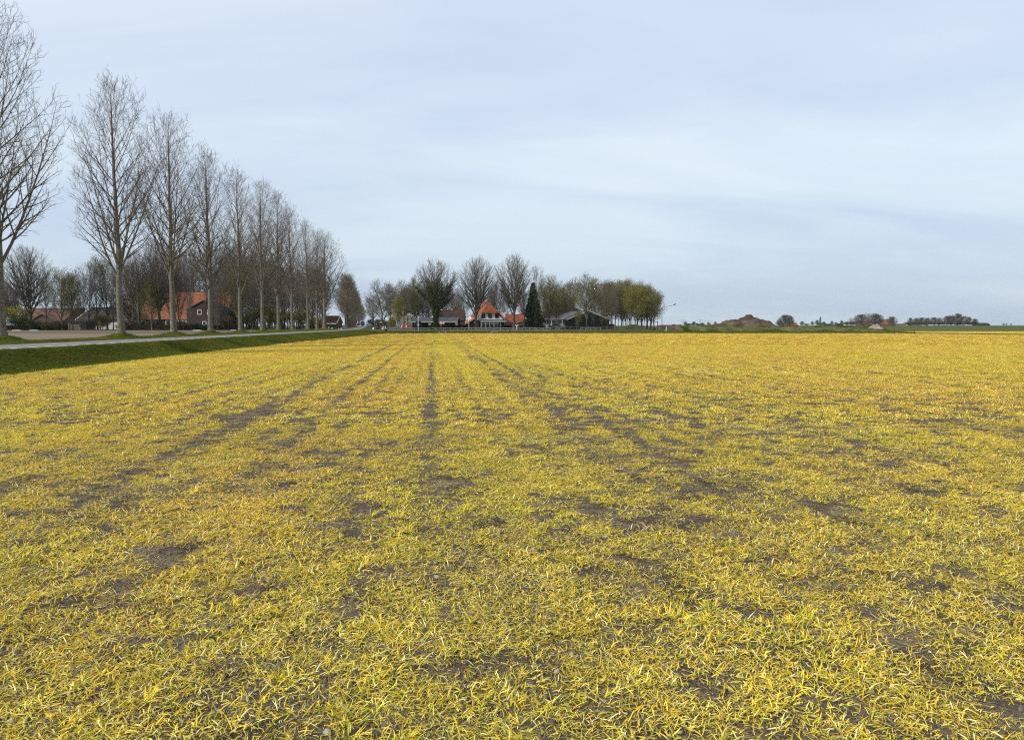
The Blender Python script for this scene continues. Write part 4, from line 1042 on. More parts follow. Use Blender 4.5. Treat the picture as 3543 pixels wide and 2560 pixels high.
# white slatted field gate
Y = 142; gt = thing('field_gate', 'weathered white slatted field gate before the left farm', 'gate', (XP(258, Y), Y, G))
gw = XP(276, Y) - XP(240, Y)
for k in range(5): MB().box(-gw / 2, gw / 2, -.02, .02, .15 + k * .2, .26 + k * .2).obj('gate_bar', WOOD, gt)
MB().prism([(-gw / 2 + .1, .2), (-gw / 2 + .2, .2), (gw / 2 - .1, 1.05), (gw / 2 - .2, 1.05)], 'y', -.05, -.025).obj('gate_brace', WOOD, gt)
for s_ in (-1, 1): MB().box(s_ * (gw / 2 + .08) - .08, s_ * (gw / 2 + .08) + .08, -.09, .09, -.1, 1.35).obj('gate_post', WOOD, gt)
# white kerb blocks along the far side of the lot
bl = None
for i, (px, lb) in enumerate(((58, 'low white block at the lot edge close to the nearest poplar'), (118, 'low white block at the lot edge before the low farmhouse'), (682, 'low white block at the lot edge before the brick gable'), (812, 'low white block at the lot edge left of the fifth poplar'))):
    Y = 131
    if bl is None:
        me = MB().prism([(-1.2, 0), (1.2, 0), (1.1, .17), (-1.1, .17)], 'y', -.25, .25); bl = me.obj('kerb_block', WHT_D)
        o = bl
    else:
        o = bl.copy(); COL.objects.link(o)
    o.location = (XP(px, Y), Y, .80); o.scale = (.6, 1, 1); tag(o, lb, 'kerb block', 'white blocks along the lot')

# --- small house beyond the crossing, left
Y = 205; x0, x1 = XP(1118, Y), XP(1164, Y)
sh = house('house', 'small house with a dark red roof and green garage door behind the last near poplar', 'house', (x0 + x1) / 2, Y + 3.5, G, x1 - x0, 7, 1.75, 3.5, roof=RT_BR, wall=BRK, n=9, barge=WHT)
MB().box(-(x1 - x0) / 2, (x1 - x0) / 2, -3.95, -3.82, 1.35, 1.55).obj('gutter_board', WHT, sh)
MB().box(-.3, 1.0, -3.56, -3.5, .05, 1.3).obj('garage_door', GRT, sh)

# --- white gabled farmhouse in the centre: local front is -y, turned so that its left side shows
th = R(13); Y = 188
fx = (XP(1640, 185) + XP(1736, 187)) / 2
fh = thing('farmhouse', 'white gabled farmhouse with an orange red tiled half hipped roof and a glazed veranda', 'house', (fx - .9, Y + 4.6, G), th)
w2, d2 = 3.75, 6.4; HR, HE, HH = 6.75, 2.0, 4.05
xh = w2 * (HR - HH) / (HR - HE)              # half width at the half hip
MB().box(-w2 + .05, w2 - .05, -d2, d2, 0, HE - .05).obj('brick_wall', BRK, fh)
MB().poly([(-w2 + .1, -d2 - .03, HE), (w2 - .1, -d2 - .03, HE), (xh, -d2 - .03, HH + .1), (-xh, -d2 - .03, HH + .1)]).poly([(w2 - .1, d2, HE), (-w2 + .1, d2, HE), (-xh, d2, HH + .1), (xh, d2, HH + .1)]).obj('gable_wall', WHT, fh)
def slope(pts, nrm_, t=.12):
    n = Vector(nrm_).normalized() * t; m = MB(); a = [Vector(p) for p in pts]; b = [p + n for p in a]
    m.poly(b); m.poly(a[::-1])
    for i in range(len(a)):
        j = (i + 1) % len(a); m.poly([a[i], a[j], b[j], b[i]])
    return m
ov = .35; sl = (HR - HE) / w2; hy = 2.2
for sx in (-1, 1):
    e0 = (sx * (w2 + ov), -d2 - ov, HE - ov * sl); e1 = (sx * (w2 + ov), d2 + ov, HE - ov * sl)
    pts = [e0, (sx * xh, -d2 - ov, HH), (0, -d2 + hy, HR), (0, d2 - hy, HR), (sx * xh, d2 + ov, HH), e1]
    slope(pts if sx > 0 else pts[::-1], (sx * sl, 0, 1)).obj('roof_slope', RT_RD if sx > 0 else RT_OR, fh)  # left slope gets lighter orange tiles: its sunlight is put into the colour
slope([(-xh - .1, -d2 - ov - .05, HH - .12), (xh + .1, -d2 - ov - .05, HH - .12), (0, -d2 + hy, HR)], (0, -1, .9)).obj('half_hip', RT_RD, fh)
slope([(xh + .1, d2 + ov + .05, HH - .12), (-xh - .1, d2 + ov + .05, HH - .12), (0, d2 - hy, HR)], (0, 1, .9)).obj('half_hip', RT_RD, fh)
MB().tube((0, -d2 + hy, HR + .1), (0, d2 - hy, HR + .1), .12).obj('ridge_tile', RT_RD, fh)
for k, xx_ in enumerate((-1.75, 0.0, 1.75)):
    window(fh, xx_, -d2 - .03, 2.75, .95, 1.25, 0, fr=DRK)
MB().box(-w2 + .2, w2 - .2, -d2 - .16, -d2 - .04, 2.45, 2.6).obj('sill_band', WHT, fh)
MB().box(-w2 - .1, w2 + .1, -d2 - .5, -d2 - .05, 1.98, 2.24).obj('eave_board', DRK, fh)
for sx in (-1, 1):
    a, b = (sx * (w2 + ov), HE - ov * sl), (sx * xh, HH)
    MB().prism([(a[0], a[1] - .16), (a[0], a[1] + .02), (b[0], b[1] + .02), (b[0], b[1] - .2)], 'y', -d2 - ov - .04, -d2 - ov + .02).obj('barge_board', WHT if sx < 0 else DRK, fh)
# veranda: flat white fascia, four tall lights
vr = MB().box(-2.9, 3.6, -d2 - 2.6, -d2 - .5, 1.86, 2.06).obj('veranda_roof', GRY, fh)
MB().box(-2.95, 3.65, -d2 - 2.68, -d2 - 2.6, 1.82, 2.12).obj('fascia', WHT, fh)
MB().prism([(3.65, 1.95), (3.65, 2.10), (5.0, 1.86), (6.6, 1.52), (6.6, 1.38), (5.0, 1.70)], 'y', -d2 - 2.66, -d2 - 1.0).obj('canopy', WHT_D, fh)
MB().box(6.45, 6.6, -d2 - 2.6, -d2 - 2.45, 0, 1.40).obj('canopy_post', WOOD_D, fh)
MB().box(-2.75, 1.5, -d2 - 2.45, -d2 - .3, 0, .12).obj('veranda_floor', GRY, fh)
for k in range(4): window(fh, -2.2 + k * 1.06, -d2 - 2.5, .15, 1.02, 1.62, 0, rail=.72, name='veranda_window', t=.08)
for k in range(3): MB().box(-2.1 + k * 1.3, -1.9 + k * 1.3, -d2 - 2.35, -d2 - 2.15, .12, .42).obj('flower_pot', WHT_D, fh)
for xx_ in (-2.78, 2.04): MB().box(xx_ - .06, xx_ + .06, -d2 - 2.55, -d2 - 2.43, 0, 1.82).obj('veranda_post', WHT, fh)
MB().box(2.2, w2 - .1, -d2 - .06, -d2 - .02, .05, 1.75).obj('terrace_shade_panel', DRK, fh)  # flat dark panel standing in for the shade under the covered terrace
window(fh, -3.3, -d2, .15, .55, 1.5, 0)
# left side: dormer with a flat roof and a lean-to wing with a red roof
MB().box(-w2 - .25, -1.6, -.9, 1.5, 1.75, 3.35).obj('dormer', WHT, fh)
MB().box(-w2 - .45, -1.5, -1.1, 1.7, 3.36, 3.52).obj('dormer_roof', WHT_D, fh)
window(fh, .3, -w2 - .25, 2.2, 1.6, .95, 1, face=-1, axis='x', name='dormer_window')
MB().box(-w2 - 1.5, -w2 + .1, -d2 + .6, -.6, 0, 1.5).obj('side_wing', BRK, fh)
slope([(-w2 - 1.8, -d2 + .3, 1.35), (-w2 + .35, -d2 + .3, 2.75), (-w2 + .35, -.4, 2.75), (-w2 - 1.8, -.4, 1.35)], (-.6, 0, 1)).obj('wing_roof', RT_OR, fh)
MB().box(-w2 - .75, -w2 - .35, -.35, .1, 0, 2.9).obj('flue', WHT, fh)
for k in range(4): MB().box(-w2 - .02, -w2 + .03, 1.9 + k * .65, 2.2 + k * .65, .2, 1.6).obj('side_window', WHT_D, fh)
chimney(fh, 3.95, -3.6, 1.2, 4.0, .85, WHT, 0)
# annex with a brown red roof
Y = 192; x0, x1 = XP(1728, Y), XP(1811, Y)
house('annex', 'low annex with a rust red roof right of the white farmhouse', 'house', (x0 + x1) / 2, Y + 3, G, x1 - x0, 6, 1.3, 3.75, roof=RT_RD, wall=BRK_D, n=10, over=.4)
# red roof behind the open shed
Y = 226; x0, x1 = XP(1512, Y), XP(1604, Y)
house('barn', 'barn with a rust red roof rising behind the open grey shed', 'barn', (x0 + x1) / 2, Y + 4, G, x1 - x0, 8, 2.6, 5.5, roof=RT_OLD, wall=BRK_D, n=10)
# open fronted grey shed
Y = 194; x0, x1 = XP(1420, Y), XP(1584, Y); Ls = x1 - x0
os_ = thing('open_shed', 'long open fronted shed with a grey sheet roof behind the ivy covered tree', 'shed', ((x0 + x1) / 2, Y, G))
MB().prism([(-.5, 1.83), (-.5, 1.95), (4.5, 3.1), (9, 2.2), (9, 2.08), (4.5, 2.98)], 'x', -Ls / 2, Ls / 2).obj('roof', SHT_D, os_)
MB().box(-Ls / 2, Ls / 2, -.58, -.505, 1.72, 1.97).obj('gutter_board', STL, os_)
MB().box(-Ls / 2, Ls / 2, 8.8, 8.9, 0, 2.1).box(-Ls / 2 + .02, -Ls / 2 + .12, .2, 8.8, 0, 1.9).obj('back_wall', DRK, os_)
for px in (1487, 1580): MB().box(XP(px, Y) - (x0 + x1) / 2 - .32, XP(px, Y) - (x0 + x1) / 2 + .32, -.3, -.1, 0, 1.75).obj('front_wall', WHT_D, os_)
for px in (1428, 1460, 1530, 1555): MB().box(XP(px, Y) - (x0 + x1) / 2 - .07, XP(px, Y) - (x0 + x1) / 2 + .07, -.3, -.16, 0, 1.74).obj('post', DRK, os_)
# tractor parked in the shed
t = thing('tractor', 'green tractor parked in the opening of the grey shed', 'tractor', (XP(1446, 192), 192.2, G), R(8))
MB().box(-.32, .32, -1.5, .1, .75, 1.3).box(-.28, .28, -1.56, -1.5, .8, 1.22).obj('bonnet', GRT, t)
MB().prism([(0, .9), (1.2, .9), (1.2, 1.2), (0, 1.2)], 'x', -.55, .55).obj('cab_base', GRT, t)
MB().prism([(.02, 1.2), (1.15, 1.2), (1.05, 1.95), (.15, 1.95)], 'x', -.5, .5).obj('cab_glass', GLS, t)
MB().box(-.6, .6, .0, 1.2, 1.95, 2.08).obj('cab_roof', GRT, t)
for sx in (-1, 1):
    for (yy_, r_, w_) in ((.7, .72, .35), (-1.0, .48, .25)):
        wl = MB().tube((sx * .62, yy_, r_), (sx * (.62 + w_), yy_, r_), r_, n=18).obj('wheel', BLK, t)
        MB().tube((sx * (.62 + w_), yy_, r_), (sx * (.64 + w_), yy_, r_), r_ * .5, n=12).obj('rim', YEL, wl)
    MB().box(sx * .2 - .07, sx * .2 + .07, -1.6, -1.565, 1.0, 1.12).obj('headlight', WHT, t)
MB().tube((.25, -.5, 1.3), (.25, -.5, 2.0), .04).obj('exhaust', BLK, t)
# stacked potato crates
cw = .86; crate_rows = [(0, 4), (1, 4), (2, 5)]
cn = 0
proto = None
names_r = ['left', 'middle', 'right']; names_h = ['bottom', 'second from bottom', 'third from bottom', 'fourth from bottom', 'top']
def crate(m, label):
    o = thing('crate', label, 'crate', (0, 0, 0), 0, 'wooden crates stacked beside the open shed')
    MB().box(-.40, .40, -.38, .38, .06, .80).obj('crate_box', m, o)
    for k in range(3):
        MB().box(-.42, .42, -.42, -.385, .12 + k * .24, .30 + k * .24).obj('slat', m, o)
    for sx in (-1, 1): MB().box(sx * .40 - .04, sx * .40 + .04, -.45, -.425, .0, .84).obj('corner_post', CRT, o)
    return o
for c, (i, nn) in enumerate(crate_rows):
    for k in range(nn):
        pale = (c == 2 and k == 4) or (c == 0 and k == 3)
        o = crate(CRT_P if pale else CRT, '%swooden crate, %s of the %s column in the crate stack' % ('pale ' if pale else 'grey brown ', names_h[k], names_r[c]))
        Y = 190; o.location = (XP(1391 + c * 12, Y) + (k * 37 % 5 - 2) * .02, Y + c * .12, .78 + k * .845 + (0 if k < 4 else .0)); o.rotation_euler = (0, 0, R((k * 53 + c * 31) % 7 - 3))
for k in range(2):
    o = crate(CRT_P, 'pale crate, %s of the short pair at the shed corner' % ('lower' if k == 0 else 'upper')); o.location = (XP(1422, 190), 189.4, .78 + k * .845)
o = MB().prism([(-.75, 0), (.85, 0), (.8, .3), (.5, .48), (-.5, .42), (-.7, .2)], 'y', -.5, .5).obj('tarpaulin', DRK); o.location = (XP(1411, 190), 190.2, .78 + 5 * .845 + .01)
tag(o, 'dark tarpaulin lying on the top of the crate stack', 'tarpaulin')
# red farm implement before the crates
t = thing('farm_implement', 'red farm implement with a white warning board before the crate stack', 'machine', (XP(1404, 186), 186, .77))
MB().box(-1.0, .9, -.1, .1, .35, .5).box(-.1, .1, -.8, .4, .35, .48).obj('frame', RED, t)
for k in range(6): MB().tube((-.9 + k * .34, 0, .36), (-.9 + k * .34, .22, .02), .035).obj('tine', RED, t)
for sx in (-1, 1): MB().tube((sx * .55 - .06, .3, .3), (sx * .55 + .06, .3, .3), .3, n=14).obj('wheel', BLK, t)
MB().box(-.95, .85, -.14, -.11, .52, .85).obj('side_panel', RED, t)
for sx, mm in ((-1.05, WHT), (.1, WHT)): MB().prism([(sx - .1, .5), (sx + .08, .5), (sx + .22, 1.0), (sx + .05, 1.0)], 'y', -.18, -.15).obj('warning_board', mm, t)

# --- green barn on the right, gable to the front
th = R(20); Y = 195
fxl, fxr = XP(1955, Y), XP(2112, Y)
gb = house('barn', 'dark green clad barn with its gable and white roof edge facing the field', 'barn', (fxl + fxr) / 2 - math.sin(th) * 8 * .5 - 1.0, Y + 7.5, G, 15, 12.4, 2.5, 4.75, rz=th - math.pi / 2, roof=SHT, wall=GRN_W, n=8, barge=WHT, over=.25)
Y = 196
for k in range(4):
    MB().box(-6.0 + k * 3.6, -5.85 + k * 3.6, -6.35, -6.2, 0, 2.3).obj('white_post', WHT_D, gb)
MB().box(-7.2, 6.8, -6.28, -6.21, .0, 1.4).obj('grey_panel', GRY, gb)
Y = 226
bb = house('barn', 'tall brown barn with a pale roof edge behind the green barn', 'barn', XP(1955, Y) - 2.5, Y + 8, G, 16, 12.5, 5.3, 7.6, rz=R(14) - math.pi / 2, roof=SHT, wall=mat('brown_cladding', (0.06, 0.045, 0.03), var=.3, scale=1), n=8, barge=WHT_D)
# low grey shed
Y = 187; x0, x1 = XP(1787, Y), XP(1846, Y)
gs = house('shed', 'low grey shed with a shallow roof between the lime tree and the conifer', 'shed', (x0 + x1) / 2, Y + 2.5, G, 5, x1 - x0, 1.45, 2.05, rz=-math.pi / 2, roof=GRY, wall=mat('pale_grey_wall', (0.17, 0.165, 0.155), var=.2, scale=2), n=4, over=.15)
window(gs, -.9, 2.5, .55, .6, .5, 0, fr=DRK, face=1, axis='x')
MB().box(2.5, 2.54, -.6, .9, .02, .45).obj('door_panel', DRK, gs)
# ------------------------------------------------------------ fences, posts, hedges, street furniture
def fence(name, label, px0, px1, Y, z0, nposts, rails, zt, m, Y1=None, group=None, ph=None):
    xa, xb = XP(px0, Y), XP(px1, Y1 or Y); o = thing(name, label, 'fence', (xa, Y, z0), math.atan2((Y1 or Y) - Y, xb - xa), group)
    L = math.hypot(xb - xa, (Y1 or Y) - Y); rg = random.Random(px0)
    pm = None
    for k in range(nposts):
        x = L * k / (nposts - 1)
        if pm is None: pm = MB().box(-.06, .06, -.05, .05, -.15, ph or zt).obj('post', m, o).data; ob = o.children[0]
        else: ob = link('post', pm, None, o)
        ob.location = (x + rg.uniform(-.05, .05), .0, rg.uniform(-.03, .03)); ob.rotation_euler = (0, rg.uniform(-.03, .03), 0)
    step = max(1, (nposts - 1) // 8)
    for z, h in rails:
        k = 0
        while k < nposts - 1:
            e = min(nposts - 1, k + 2); a, b = L * k / (nposts - 1), L * e / (nposts - 1)
            r = MB().box(a + .01, b - .01, -.09, -.053, z, z + h).obj('rail', m, o); r.location.z = rg.uniform(-.015, .015); r.rotation_euler.y = 0
            k = e
    return o
fence('wooden_fence', 'long weathered two rail wooden fence before the white farmhouse, along the field end', 1360, 1906, 168, .22, 23, ((.36, .17), (.84, .17)), 1.0, WOOD)
fence('wooden_fence', 'second two rail wooden fence just behind the long one, on the far kerb', 1372, 1902, 171.6, .46, 20, ((.14, .13), (.60, .13)), .78, WOOD_D)
fence('paddock_fence', 'dark paddock fence before the green barn', 1912, 2180, 177, .6, 14, ((.18, .10), (.74, .10)), .95, WOOD_D)
fence('rail_barrier', 'low broken rail fence under the trees right of the green barn', 2120, 2262, 174, .52, 9, ((.30, .10),), .55, WOOD_D)
fence('rail_barrier', 'short pale rail with three posts before the green barn', 2010, 2078, 173.5, .50, 5, ((.60, .09),), .72, WOOD)
o = thing('kerb_wall', 'dark low metal barrier at the left end of the long fence', 'barrier', (XP(1349, 169), 169, .35))
MB().box(-.75, .7, -.04, .04, .25, .95).obj('barrier_panel', GRY, o)
for sx in (-.6, .55): MB().box(sx - .05, sx + .05, .045, .13, -.2, 1.0).obj('barrier_post', STL, o)
# white edge slabs in the verge
sl_ = None
for px, w_, lb in ((1521, .45, 'left white slab in the verge below the ivy covered tree'), (1541, .5, 'right white slab in the verge below the ivy covered tree'), (1711, 1.6, 'long pale slab in the verge before the glazed veranda')):
    o = MB().prism([(-w_ / 2, 0), (w_ / 2, 0), (w_ / 2 - .04, .10), (-w_ / 2 + .04, .10)], 'y', -.15, .15).obj('verge_slab', WHT); o.location = (XP(px, 164.5), 164.5, .16); tag(o, lb, 'slab')
# hedge: dense box of small leaves over a dark core
def hedge(label, px0, px1, Y, zb, h, d, n, m, name='hedge'):
    xa, xb = XP(px0, Y), XP(px1, Y); o = thing(name, label, 'hedge', ((xa + xb) / 2, Y, zb))
    L = xb - xa; g_ = np.random.RandomState(px0)
    MB().box(-L / 2 + .08, L / 2 - .08, -d / 2 + .1, d / 2 - .1, -.05, h - .1).obj('hedge_core', DRK, o)
    pts = np.stack([g_.uniform(-L / 2, L / 2, n), g_.uniform(-d / 2, d / 2, n), g_.uniform(.0, h, n)], 1)
    f = g_.randint(0, 3, n); pts[f == 0, 2] = h; pts[f == 1, 1] = -d / 2
    v, q = leaves(pts, n, .085, .04, g_); l = link('foliage', mesh_np('foliage', v, q), m, o); return o
hedge('dark clipped hedge before the open shed and the farmhouse wing', 1482, 1621, 179, .76, 1.05, .9, 6000, LF_HED)
hedge('dark garden hedge along the lot before the left farm', 405, 640, 140.5, .8, 1.0, .8, 5000, LF_BRU)
hedge('olive hedge before the brick gable and the fifth poplar', 640, 830, 143.5, .8, .9, .8, 4000, LF_HED)
hedge('dark hedge below the low farmhouse, left of the field gate', 20, 238, 144, .8, .95, .9, 5000, LF_HED)

def post(name, label, cat, px, Y, z, h, r, m, cap=None, group=None, r1=None):
    o = thing(name, label, cat, (XP(px, Y), Y, z), 0, group)
    MB().tube((0, 0, -.15), (0, 0, h), r, r1 or r, n=10).obj('shaft', m, o)
    MB().lathe([(r * 1.15, 0), (r * 1.15, .05), (.01, .11)], (0, 0, h)).obj('cap', cap or m, o)
    return o
post('flagpole', 'white pole in front of the tractor shed', 'pole', 1447, 169.5, .33, 3.55, .05, WHT)
post('pole', 'pale post beside the brown brick corner of the farmhouse', 'pole', 1622, 172, .5, 2.6, .055, WHT_D)
post('marker_post', 'white marker post right of the street lamp', 'post', 2305, 168, .3, 1.05, .06, WHT)
post('marker_post', 'thin dark fence post at the left end of the second yellow field', 'post', XP and 3095, 150, 0, .75, .05, DRK)
post('marker_post', 'dark fence post standing in the second yellow field', 'post', 3164, 147, 0, .75, .06, DRK)
post('marker_post', 'small dark stake at the foot of the grass bank', 'post', 2370, 166, .3, .5, .05, DRK)
o = thing('post_frame', 'white T shaped post before the low grey shed', 'post', (XP(1788, 176), 176, .62))
MB().box(-.06, .06, -.06, .06, -.1, 1.1).obj('upright', WHT, o); MB().box(-.42, .42, -.065, .065, 1.1, 1.22).obj('crossbar', WHT, o)
# round red and white sign on a thin pole
o = thing('road_sign', 'round red and pale sign on a thin pole right of the ivy covered trunk', 'sign', (XP(1526, 174), 174, .5))
MB().tube((0, 0, -.1), (0, 0, 1.5), .035).obj('sign_pole', STL, o)
MB().tube((0, -.06, 1.85), (0, -.03, 1.85), .46, n=20).obj('sign_disc', mat('faded_red', (.30, .11, .09), var=.2), o)
MB().tube((0, -.075, 1.85), (0, -.062, 1.85), .26, n=20).obj('sign_face', WHT_D, o)
MB().box(.42, .78, -.05, -.02, 1.55, 2.15).obj('sign_board', WHT_D, o)
# tall red cabinet
o = thing('red_cabinet', 'tall bright red cabinet beside the conifer', 'cabinet', (XP(1860, 184), 184, .78))
MB().box(-.36, .36, -.3, .3, 0, 1.65).obj('cabinet_body', RED, o); MB().box(-.40, .40, -.34, .34, 1.65, 1.74).obj('cabinet_roof', GRY, o)
for sx in (-.18, .18): MB().box(sx - .14, sx + .14, -.33, -.305, .2, 1.5).obj('cabinet_door', RED, o)
MB().box(.02, .05, -.36, -.335, .7, .95).obj('handle', WHT, o)
# ---------------- vehicles
def car(name, label, x, y, z, rz, paint, L=4.2, wd=1.75, h=1.45, van=False, cat='car', group=None):
    o = thing(name, label, cat, (x, y, z), rz, group); hw = wd / 2; l = L / 2    # front is -y
    if van: prof = [(-l, .35), (-l, .95), (-l + .25, 1.1), (-l + .75, h), (l - .05, h), (l, h * .55), (l, .35)]
    else: prof = [(-l, .32), (-l, .62), (-l + .12, .74), (-l + 1.05, .88), (l - .75, .95), (l - .08, .9), (l, .7), (l, .35)]
    MB().prism(prof, 'x', -hw, hw).obj('body', paint, o)
    if van:
        MB().prism([(-l + .26, 1.12), (-l + .70, h - .06), (-l + .66, h - .06), (-l + .20, 1.12)], 'x', -hw + .12, hw - .12).obj('windscreen', GLS, o)
        for s_ in (-1, 1): MB().box(s_ * hw - (.012), s_ * hw + .012, -l + .8, -l + 1.7, 1.1, h - .15).obj('side_window', GLS, o)
    else:
        MB().prism([(-l + 1.0, .88), (-l + 1.65, h - .05), (l - 1.1, h - .05), (l - .55, .93)], 'x', -hw + .14, hw - .14).obj('glass_cabin', GLS, o)
        MB().prism([(-l + 1.6, h - .06), (-l + 1.7, h), (l - 1.2, h), (l - 1.05, h - .06)], 'x', -hw + .16, hw - .16).obj('car_roof', paint, o)
    MB().box(-hw + .05, hw - .05, -l - .06, -l + .02, .28, .48).obj('bumper', BLK, o)
    MB().box(-.42, .42, -l - .03, -l + .01, .52, .64).obj('grille', BLK, o)
    for s_ in (-1, 1):
        MB().box(s_ * (hw - .24) - .16, s_ * (hw - .24) + .16, -l - .03, -l + .03, .58, .72).obj('headlight', WHT, o)
        MB().box(s_ * (hw + .09) - .08, s_ * (hw + .09) + .08, -l + 1.1, -l + 1.2, .95, 1.08).obj('mirror', paint, o)
        for yy_ in (-l + .75, l - .75):
            wl = MB().tube((s_ * (hw - .2), yy_, .31), (s_ * (hw + .01), yy_, .31), .31, n=16).obj('wheel', BLK, o)
            MB().tube((s_ * (hw + .01), yy_, .31), (s_ * (hw + .02), yy_, .31), .18, n=10).obj('rim', STL, wl)
    return o
rzr = math.atan(.19)
def rd(Y, lane): return (-19.5 + off(Y) + lane)
car('van', 'pale yellow van driving towards the camera on the far road', rd(372, -1.1), 372, road_z(372) + .01, rzr, YEL, L=4.9, wd=1.95, h=2.05, van=True, cat='van')
car('car', 'silver car following the yellow van on the far road', rd(388, 2.2), 388, road_z(388) + .01, rzr, SIL)
car('car', 'dark grey car behind the silver car on the far road', rd(402, 2.9), 402, road_z(402) + .01, rzr, GRC)
Y = 440; o = thing('truck', 'blue lorry with a white box edge behind the yellow van', 'truck', (rd(Y, .1), Y, road_z(Y) + .01), rzr)
MB().prism([(-2.0, .5), (-2.0, 1.7), (-1.75, 2.7), (0, 2.8), (0, .5)], 'x', -1.2, 1.2).obj('cab', BLU, o)
MB().prism([(-2.02, 1.72), (-1.79, 2.55), (-1.75, 2.55), (-1.98, 1.72)], 'x', -1.0, 1.0).obj('windscreen', GLS, o)
MB().box(-1.27, 1.27, .1, 7.5, .9, 3.7).obj('cargo_box', BLU, o)
MB().box(-1.3, 1.3, .0, .09, 3.45, 3.75).box(-1.31, -1.05, .0, .09, 1.0, 3.45).box(1.05, 1.31, .0, .09, 1.0, 3.45).obj('box_edge', WHT, o)
for s_ in (-1, 1):
    MB().box(s_ * .85 - .2, s_ * .85 + .2, -2.06, -2.0, .7, .9).obj('headlight', WHT, o)
    for yy_ in (-1.0, 5.2, 6.4): MB().tube((s_ * .9, yy_, .5), (s_ * 1.2, yy_, .5), .5, n=16).obj('wheel', BLK, o)
car('car', 'dark car with a white roof parked before the green barn', XP(1929, 184), 184, .78, R(70), GRC, L=3.9, h=1.4)
o = thing('caravan', 'white box trailer parked beside the budding tree before the grey barn wall', 'trailer', (XP(1900, 187), 187, .78))
MB().prism([(-.55, .25), (-.6, .8), (-.45, 1.15), (.5, 1.15), (.6, .8), (.55, .25)], 'y', -.6, .6).obj('trailer_body', WHT, o)
for s_ in (-1, 1): MB().tube((s_ * .45, -.1, .22), (s_ * .6, -.1, .22), .22, n=14).obj('wheel', BLK, o)
MB().tube((.6, 0, .3), (1.2, 0, .3), .04).obj('drawbar', STL, o)
o = thing('loader', 'dark flat trailer carrying a white board, left of the grey barn wall', 'trailer', (XP(1877, 186), 186, .78))
MB().box(-1.3, .9, -.6, .6, .62, .85).obj('deck', GRY, o); MB().box(-.35, .75, -.05, .02, 1.0, 1.42).obj('white_board', WHT_D, o)
for s_ in (-.3, .65): MB().box(s_ - .04, s_ + .04, .02, .08, .85, 1.3).obj('stake', DRK, o)
for s_ in (-.9, .5): MB().tube((s_, -.7, .31), (s_, -.5, .31), .31, n=14).obj('wheel', BLK, o)
car('car', 'small red vehicle standing behind the right corner of the green barn', XP(2118, 200), 200, .78, R(15), RED, L=3.0, wd=1.5, h=1.35)
# parasol and people-free terrace furniture
o = thing('parasol', 'thin grey parasol standing on the farmhouse terrace', 'parasol', (XP(1734, 182.5), 182.5, .78))
MB().tube((0, 0, 0), (0, 0, 1.25), .03).obj('parasol_pole', STL, o)
MB().lathe([(1.05, 1.12), (.55, 1.08), (.04, 1.0), (.02, 1.16), (.55, 1.13), (1.05, 1.15)], n=12).obj('parasol_canopy', GRY, o)
# street lamp
Y = 172; zb = .5; hp = ZP(1062, Y) - zb
o = thing('street_lamp', 'tall street lamp with a long arm at the right end of the grove', 'street lamp', (XP(2290, Y), Y, zb))
MB().tube((0, 0, -.2), (0, 0, hp * .94), .08, .05).obj('lamp_pole', WOOD_D, o)
MB().tube((0, 0, hp * .94), (.35, 0, hp), .045).tube((.35, 0, hp), (2.65, 0, hp + .38), .045, .035).obj('lamp_arm', WOOD_D, o)
MB().prism([(2.6, hp + .34), (2.75, hp + .36), (3.25, hp + .58), (3.2, hp + .72), (2.95, hp + .70), (2.6, hp + .48)], 'y', -.14, .14).obj('lamp_head', DRK, o)
o = thing('post_frame', 'black portal frame between the grove and the street lamp', 'frame', (XP(2269, 175), 175, .58))
for s_ in (-.42, .42): MB().box(s_ - .07, s_ + .07, -.07, .07, -.1, 2.0).obj('upright', DRK, o)
MB().box(-.5, .5, -.072, .072, 2.0, 2.14).obj('crossbar', DRK, o)
MB().prism([(-.95, 0), (-.6, 0), (-.48, .55), (-.55, .55)], 'y', -.05, .05).obj('prop', DRK, o)
# white bollards and things at the crossing
def bollard(px, Y, h, r, label, grp='white bollards at the crossing', dome=True):
    o = thing('bollard', label, 'bollard', (XP(px, Y), Y, .78), 0, grp)
    MB().lathe([(r, -.1), (r, h * .8)] + ([(r * .8, h * .93), (.02, h)] if dome else [(r, h)]), n=14).obj('bollard_body', WHT, o)
    MB().lathe([(r * 1.03, h * .55), (r * 1.03, h * .66)], n=14).obj('reflector_band', GRY, o)
    return o
bollard(1138, 165, .62, .10, 'tall slim white bollard left of the crossing, below the small red roofed house', dome=False)
bollard(1149, 160, .45, .13, 'short white bollard right of the last near poplar')
bollard(1171.5, 172, .36, .10, 'small leaning white bollard, left of a row of three')
bollard(1177.5, 176, .30, .09, 'smallest white bollard, middle of a row of three')
bollard(1183, 174, .33, .11, 'small white bollard, right of a row of three')
bollard(1292, 180, .50, .20, 'fat domed white bollard on the grass right of the road')
bollard(1323, 176, .58, .10, 'white bollard left of the pair by the hanging sign', dome=False)
bollard(1328.5, 184, .80, .08, 'slim tall white bollard, left of the pair by the hanging sign', dome=False)
bollard(1334, 184, .80, .08, 'slim tall white bollard, right of the pair by the hanging sign', dome=False)
o = thing('hanging_sign', 'dark hanging sign with two pale lines on a gallows post left of the crate stack', 'sign', (XP(1331, 186), 186, .78))
MB().box(-.06, .06, -.06, .06, -.1, 2.45).obj('sign_post', DRK, o); MB().box(-1.55, -.06, -.04, .04, 2.3, 2.4).obj('sign_arm', DRK, o)
b = MB().box(-1.35, -.6, -.03, .03, 1.5, 2.15).obj('sign_board', DRK, o)
for z_ in (1.62, 1.85): MB().box(-1.28, -.68, -.045, -.032, z_, z_ + .10).obj('pale_line', WHT_D, b)
